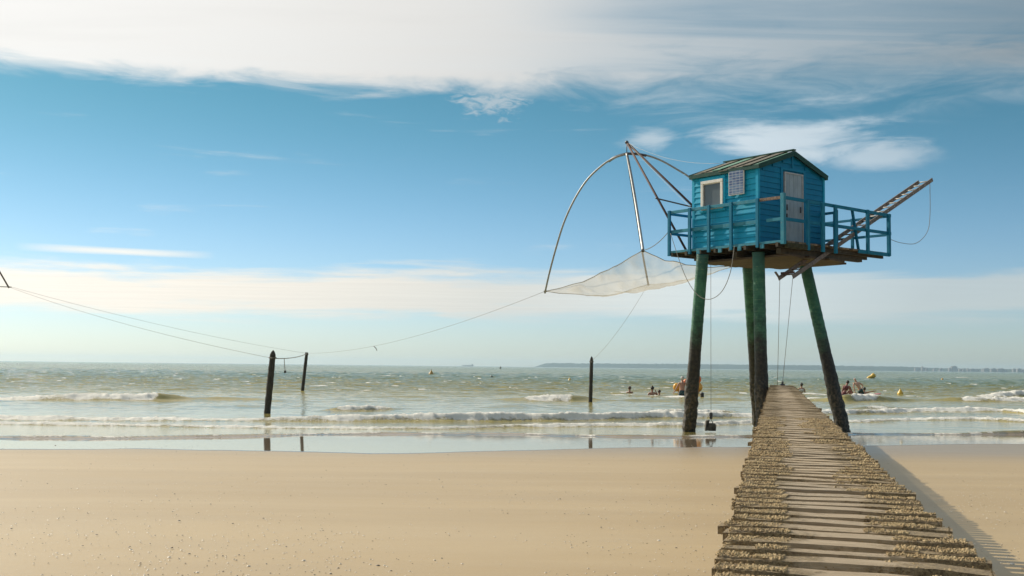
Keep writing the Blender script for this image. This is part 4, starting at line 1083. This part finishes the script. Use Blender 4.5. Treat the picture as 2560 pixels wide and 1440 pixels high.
# ================================================================== PEOPLE
def person(px, py, label, skin, hair, pel=-.55, lean=(0, 0), turn=0, arms=None, clothes=None, hairs='short', scale=1.0, lie=None, at=None):
    """origin on the water at the pixel; x right, y away, z up; pel = pelvis height over the water"""
    c = at or on_z(px, py, .04)
    root = empty('person', c); tag(root, label, 'person', 'bathers in the shallow sea')
    lx, ly = lean
    def sp_(f): return Vector((lx * f, ly * f, pel + .62 * f * math.sqrt(max(.05, 1 - min(.95, lx * lx + ly * ly)))))
    Z_ = Matrix.Rotation(turn, 3, 'Z')
    J = {}
    J['pelvis'] = (sp_(0), .145); J['waist'] = (sp_(.3), .13); J['chest'] = (sp_(.68), .155); J['neck'] = (sp_(.98), .058)
    up = (sp_(1) - sp_(.7)).normalized()
    J['h0'] = (sp_(1) + up * .07, .075); J['h1'] = (sp_(1) + up * .16, .098); J['h2'] = (sp_(1) + up * .235, .07)
    E = [('pelvis', 'waist'), ('waist', 'chest'), ('chest', 'neck'), ('neck', 'h0'), ('h0', 'h1'), ('h1', 'h2')]
    rt = Z_ @ Vector((1, 0, 0)); fw = Z_ @ Vector((0, 1, 0))
    J['nose'] = (sp_(1) + up * .13 + fw * .10, .022); E.append(('h1', 'nose'))
    arms = arms or {}
    for s, nm in ((-1, 'l'), (1, 'r')):
        sh_ = sp_(.86) + rt * .18 * s; J['s' + nm] = (sh_, .062)
        el_, wr = arms.get(nm, (rt * .07 * s - UP * .27, rt * .12 * s - UP * .50 + fw * .05))
        J['e' + nm] = (sh_ + el_, .045); J['w' + nm] = (sh_ + wr, .032)
        hd = (wr - el_).normalized(); J['k' + nm] = (sh_ + wr + hd * .07, .036)
        E += [('chest', 's' + nm), ('s' + nm, 'e' + nm), ('e' + nm, 'w' + nm), ('w' + nm, 'k' + nm)]
        sd = hd.cross(UP); sd = sd.normalized() if sd.length > .1 else rt
        for q in range(4):
            J['f%d' % q + nm] = (sh_ + wr + hd * (.15 - .012 * abs(q - 1)) + sd * (q - 1.5) * .022, .009); E.append(('k' + nm, 'f%d' % q + nm))
        J['t' + nm] = (sh_ + wr + hd * .07 + sd * .06, .010); E.append(('k' + nm, 't' + nm))
        hp = sp_(0) + rt * .095 * s - UP * .04; J['p' + nm] = (hp, .095)
        if lie: kn_, an = lie.normalized() * .42, lie.normalized() * .80
        else: kn_, an = rt * .03 * s - UP * .42 + fw * .03, rt * .04 * s - UP * .80
        J['n' + nm] = (hp + kn_, .062); J['a' + nm] = (hp + an, .042); J['o' + nm] = (hp + an + fw * .15 - UP * .04, .036)
        E += [('pelvis', 'p' + nm), ('p' + nm, 'n' + nm), ('n' + nm, 'a' + nm), ('a' + nm, 'o' + nm)]
    keys = list(J); ix = {k: i for i, k in enumerate(keys)}
    me = bpy.data.meshes.new('body'); me.from_pydata([tuple(J[k][0] * scale) for k in keys], [(ix[a], ix[b]) for a, b in E], [])
    o = bpy.data.objects.new('body_build', me); COL.objects.link(o)
    sk = o.modifiers.new('skin', 'SKIN'); sk.use_smooth_shade = True
    for i, k in enumerate(keys):
        d = me.skin_vertices[0].data[i]; r_ = J[k][1] * scale; d.radius = (r_, r_ * (.72 if k in ('waist', 'chest', 'pelvis') else 1)); d.use_root = (k == 'pelvis')
    ss = o.modifiers.new('sub', 'SUBSURF'); ss.levels = 1; ss.render_levels = 1
    dg_ = bpy.context.evaluated_depsgraph_get(); m2 = bpy.data.meshes.new_from_object(o.evaluated_get(dg_))
    bpy.data.objects.remove(o); m2.materials.clear()
    body = finish('body', m2, M[skin], root, True)
    hc = (J['h1'][0] + up * .03 - fw * .02) * scale + c
    if hairs:
        hb_ = MB().ball(hc, .112 * scale, 12, 8, (1, 1.05, 1.02))
        if hairs == 'bun': hb_.ball(hc + (UP * .10 - fw * .04) * scale, .055 * scale, 8, 6)
        if hairs == 'long': hb_.ball(hc - (fw * .05 + UP * .10) * scale, .10 * scale, 10, 6, (1, .6, 1.4))
        hb_.build('hair', M[hair], root, True)
    if clothes:
        kind, mt = clothes; m = MB()
        if kind in ('trunks', 'suit'):
            m.tube([c + sp_(.16) * scale, c + sp_(.02) * scale, c + (sp_(0) - UP * .10) * scale], [.150 * scale, .175 * scale, .185 * scale], 12)
            for nm in 'lr': m.tube([c + J['p' + nm][0] * scale, c + J['p' + nm][0].lerp(J['n' + nm][0], .7) * scale], [.112 * scale, .092 * scale], 10)
        if kind in ('top', 'suit'): m.tube([c + sp_(.45) * scale, c + sp_(.68) * scale, c + sp_(.80) * scale], [.150 * scale, .172 * scale, .14 * scale], 12)
        m.build('trunks' if kind == 'trunks' else 'swimsuit', M[mt], root, True)
    return root
person(1574, 983, 'bather with reddish hair up to the shoulders in the sea, apart from the others', 'skin_tan', 'hair_brown', -.46)
person(1629, 990, 'dark haired bather in the sea lifting one hand to the face', 'skin_tan', 'hair_dark', -.34, lean=(.03, 0), arms={'r': (Vector((.16, -.05, -.18)), Vector((.04, -.1, .07)))}, hairs='bun')
person(1648, 989, 'small bather with only head and neck above water beside a dark haired bather', 'skin_tan', 'hair_brown', -.52, scale=.9)
person(1705, 994, 'grey haired man in dark trunks standing thigh deep with his back turned', 'skin_tan', 'hair_grey', .30, lean=(.03, .04), arms={'l': (Vector((-.13, 0, -.26)), Vector((-.27, .03, -.50))), 'r': (Vector((.15, .1, -.2)), Vector((.25, .25, -.15)))}, clothes=('trunks', 'trunks'))
person(1755, 997, 'bather with only a dark haired head above water beside the leaning stilt', 'skin_tan', 'hair_dark', -.56, hairs='long')
person(1719, 980, 'dark haired child sitting high on the orange inflatable behind the stilt', 'skin_dark', 'hair_dark', .62, scale=.85, at=on_z(1722, 985, 0.0))
person(2004, 981, 'dark haired bather with pale top seen from behind past the boardwalk end', 'skin_tan', 'hair_dark', -.24, arms={'l': (Vector((-.14, .1, -.2)), Vector((-.2, .2, -.3)))}, clothes=('top', 'cloth_white'), hairs='bun')
person(2110, 990, 'dark haired bather in maroon leaning over a raft beside the slanting stilt', 'skin_dark', 'hair_dark', .12, lean=(.22, .1), arms={'r': (Vector((.15, .1, -.22)), Vector((.22, .15, -.42)))}, clothes=('suit', 'cloth_red'))
person(2127, 988, 'small child lying low on the dark raft between two adults', 'skin_dark', 'hair_brown', -.22, lean=(-.1, -.1), scale=.85, lie=Vector((.9, .3, .1)))
person(2152, 992, 'bald man in dark trunks bending forward as he wades', 'skin_pale', 'hair_grey', .36, lean=(-.28, .05), arms={'l': (Vector((-.02, -.05, -.28)), Vector((.03, -.1, -.52))), 'r': (Vector((.24, .05, -.16)), Vector((.12, .08, -.42)))}, clothes=('trunks', 'trunks'), hairs=None)
person(2161, 990, 'dark haired child with chest on the pink board, one arm stretched out', 'skin_tan', 'hair_dark', -.28, arms={'r': (Vector((.27, 0, .05)), Vector((.52, 0, .10)))}, scale=.9, lie=Vector((.3, .9, 0)))
person(2157, 999, 'bather with wet dark hair swimming low in the foam before the raft', 'skin_tan', 'hair_dark', -.66, scale=.95, arms={'r': (Vector((.22, -.1, -.02)), Vector((.42, -.16, -.03)))})
# what they float on
rc_ = on_z(2133, 994, .02); rr_ = empty('inflatable_raft', rc_); tag(rr_, 'dark grey inflatable raft carried by the bathers', 'raft')
ringp = [rc_ + Vector((.55 * math.cos(a), .38 * math.sin(a), .10 + .05 * math.cos(a))) for a in [2 * math.pi * k / 20 for k in range(21)]]
MB().tube(ringp, .12, 8, False).build('tube', M['black_vinyl'], rr_, True); MB().box(rc_ + UP * .05, (.5, 0, 0), (0, .33, 0), (0, 0, .02)).build('floor', M['black_vinyl'], rr_)
pb_ = on_z(2182, 990, .03); vs = []
brd = empty('bodyboard', pb_); tag(brd, 'pink bodyboard under a child swimming away from the raft', 'bodyboard')
out = [(-.5, -.22), (.35, -.24), (.5, -.12), (.53, 0), (.5, .12), (.35, .24), (-.5, .22)]
vs = [pb_ + Vector((x, y, .07 + .10 * x)) for x, y in out] + [pb_ + Vector((x, y, .13 + .10 * x)) for x, y in out]
MB().add(vs, [tuple(reversed(range(7))), tuple(range(7, 14))] + [(i, (i + 1) % 7, (i + 1) % 7 + 7, i + 7) for i in range(7)]).build('foam_body', M['pink'], brd, bevel=.015)
ic = on_z(1722, 984, 0.0); inf = empty('inflatable_float', ic); tag(inf, 'orange and yellow inflatable float with big round lobes behind the leaning stilt', 'float')
for px, py, r_, mt in ((1692, 968, .30, 'yellow'), (1746, 968, .34, 'yellow'), (1715, 955, .22, 'orange'), (1744, 948, .30, 'orange')):
    MB().ball(at_d(px, py, ic.y), r_, 14, 10, (.85, .7, .95)).build('lobe', M[mt], inf, True)
MB().ball(ic + UP * .12, .75, 16, 8, (1, .6, .25)).build('seat', M['yellow'], inf, True)

# ================================================================== SHELLS AND PEBBLES
rs = np.random.default_rng(8)
def shell_mesh(kind):
    n = 7; vs, fs = [(0, 0, .42)], []
    for r_, z_ in ((.6, .30), (1.0, -.05)):
        for k in range(n):
            a = 2 * math.pi * k / n; q = 1 + (.16 * math.cos(2 * a) if kind else .25 * math.sin(a))
            vs.append((r_ * q * math.cos(a), r_ * q * math.sin(a) * .8, z_))
    for k in range(n): fs += [(0, 1 + k, 1 + (k + 1) % n)]; fs += [(1 + k, 1 + n + k, 1 + n + (k + 1) % n, 1 + (k + 1) % n)]
    return vs, fs
def place(n, bias):
    P = []
    while len(P) < n:
        m = 4000
        px = rs.uniform(-250, 2800, m); py = 1112 + (1470 - 1112) * rs.random(m) ** bias
        pts_ = np.array([tuple(on_sand(a, b)) for a, b in zip(px, py)])
        dn = fbm(pts_[:, 0] * .8, pts_[:, 1] * .8, 3, 600)
        ok = (dn + .25 * rs.random(m) > .56) & (pts_[:, 1] > 4.6) & (pts_[:, 1] < 20.5)
        for q, o_ in zip(pts_, ok):
            if o_: P.append(q)
    return np.array(P[:n])
for kind, mat, nm, cnt, bias in ((0, 'shell_pale', 'shell_fragments', 2600, 1.0), (1, 'shell_dark', 'pebbles', 1300, 1.0)):
    sv, sf = shell_mesh(kind); P = place(cnt, bias)
    # a denser drift along the wet edge
    xx = rs.uniform(-11, 11, 500); yy = np.interp(xx, *SHORE) + rs.normal(-.2, .8, 500)
    P = np.concatenate([P, np.stack([xx, yy, sand_z(yy)], -1)])
    if kind == 0:
        cc = np.array([tuple(on_sand(2450 + rs.normal(0, 55), 1245 + rs.normal(0, 22))) for _ in range(140)]); P = np.concatenate([P, cc])
    n = len(P); S_ = rs.gamma(2.0, .0011, n) + .0022; A_ = rs.uniform(0, 6.28, n)
    sv = np.array(sv); v = np.empty((n, len(sv), 3))
    v[..., 0] = P[:, None, 0] + S_[:, None] * (sv[None, :, 0] * np.cos(A_)[:, None] - sv[None, :, 1] * np.sin(A_)[:, None])
    v[..., 1] = P[:, None, 1] + S_[:, None] * (sv[None, :, 0] * np.sin(A_)[:, None] + sv[None, :, 1] * np.cos(A_)[:, None])
    v[..., 2] = sand_z(P[:, 1])[:, None] + .006 + S_[:, None] * sv[None, :, 2]
    tri = []
    for f in sf: tri += [f] if len(f) == 3 else [(f[0], f[1], f[2]), (f[0], f[2], f[3])]
    fs = (np.array(tri)[None] + (np.arange(n) * len(sv))[:, None, None]).reshape(-1, 3)
    tag(np_mesh(nm, v.reshape(-1, 3), fs, M[mat]), kind='stuff')
for kind, mat, nm, lab, cat, cnt in ((0, 'shell_pale', 'shell', 'bleached seashell lying on the bare damp sand', 'shell', 90), (1, 'shell_dark', 'pebble', 'dark flat pebble lying on the bare damp sand', 'pebble', 45)):
    sv, sf = shell_mesh(kind); me = bpy.data.meshes.new(nm); me.from_pydata(sv, [], sf); me.update(); me.materials.append(M[mat]); me.shade_smooth()
    for p in place(cnt, .8):
        o = bpy.data.objects.new(nm, me); COL.objects.link(o); s = rs.uniform(.0045, .008)
        o.location = (p[0], p[1], float(sand_z(p[1])) + .006); o.scale = (s, s, s * .8); o.rotation_euler = (0, 0, rs.uniform(0, 6.28))
        tag(o, lab, cat, nm + 's scattered on the sand')
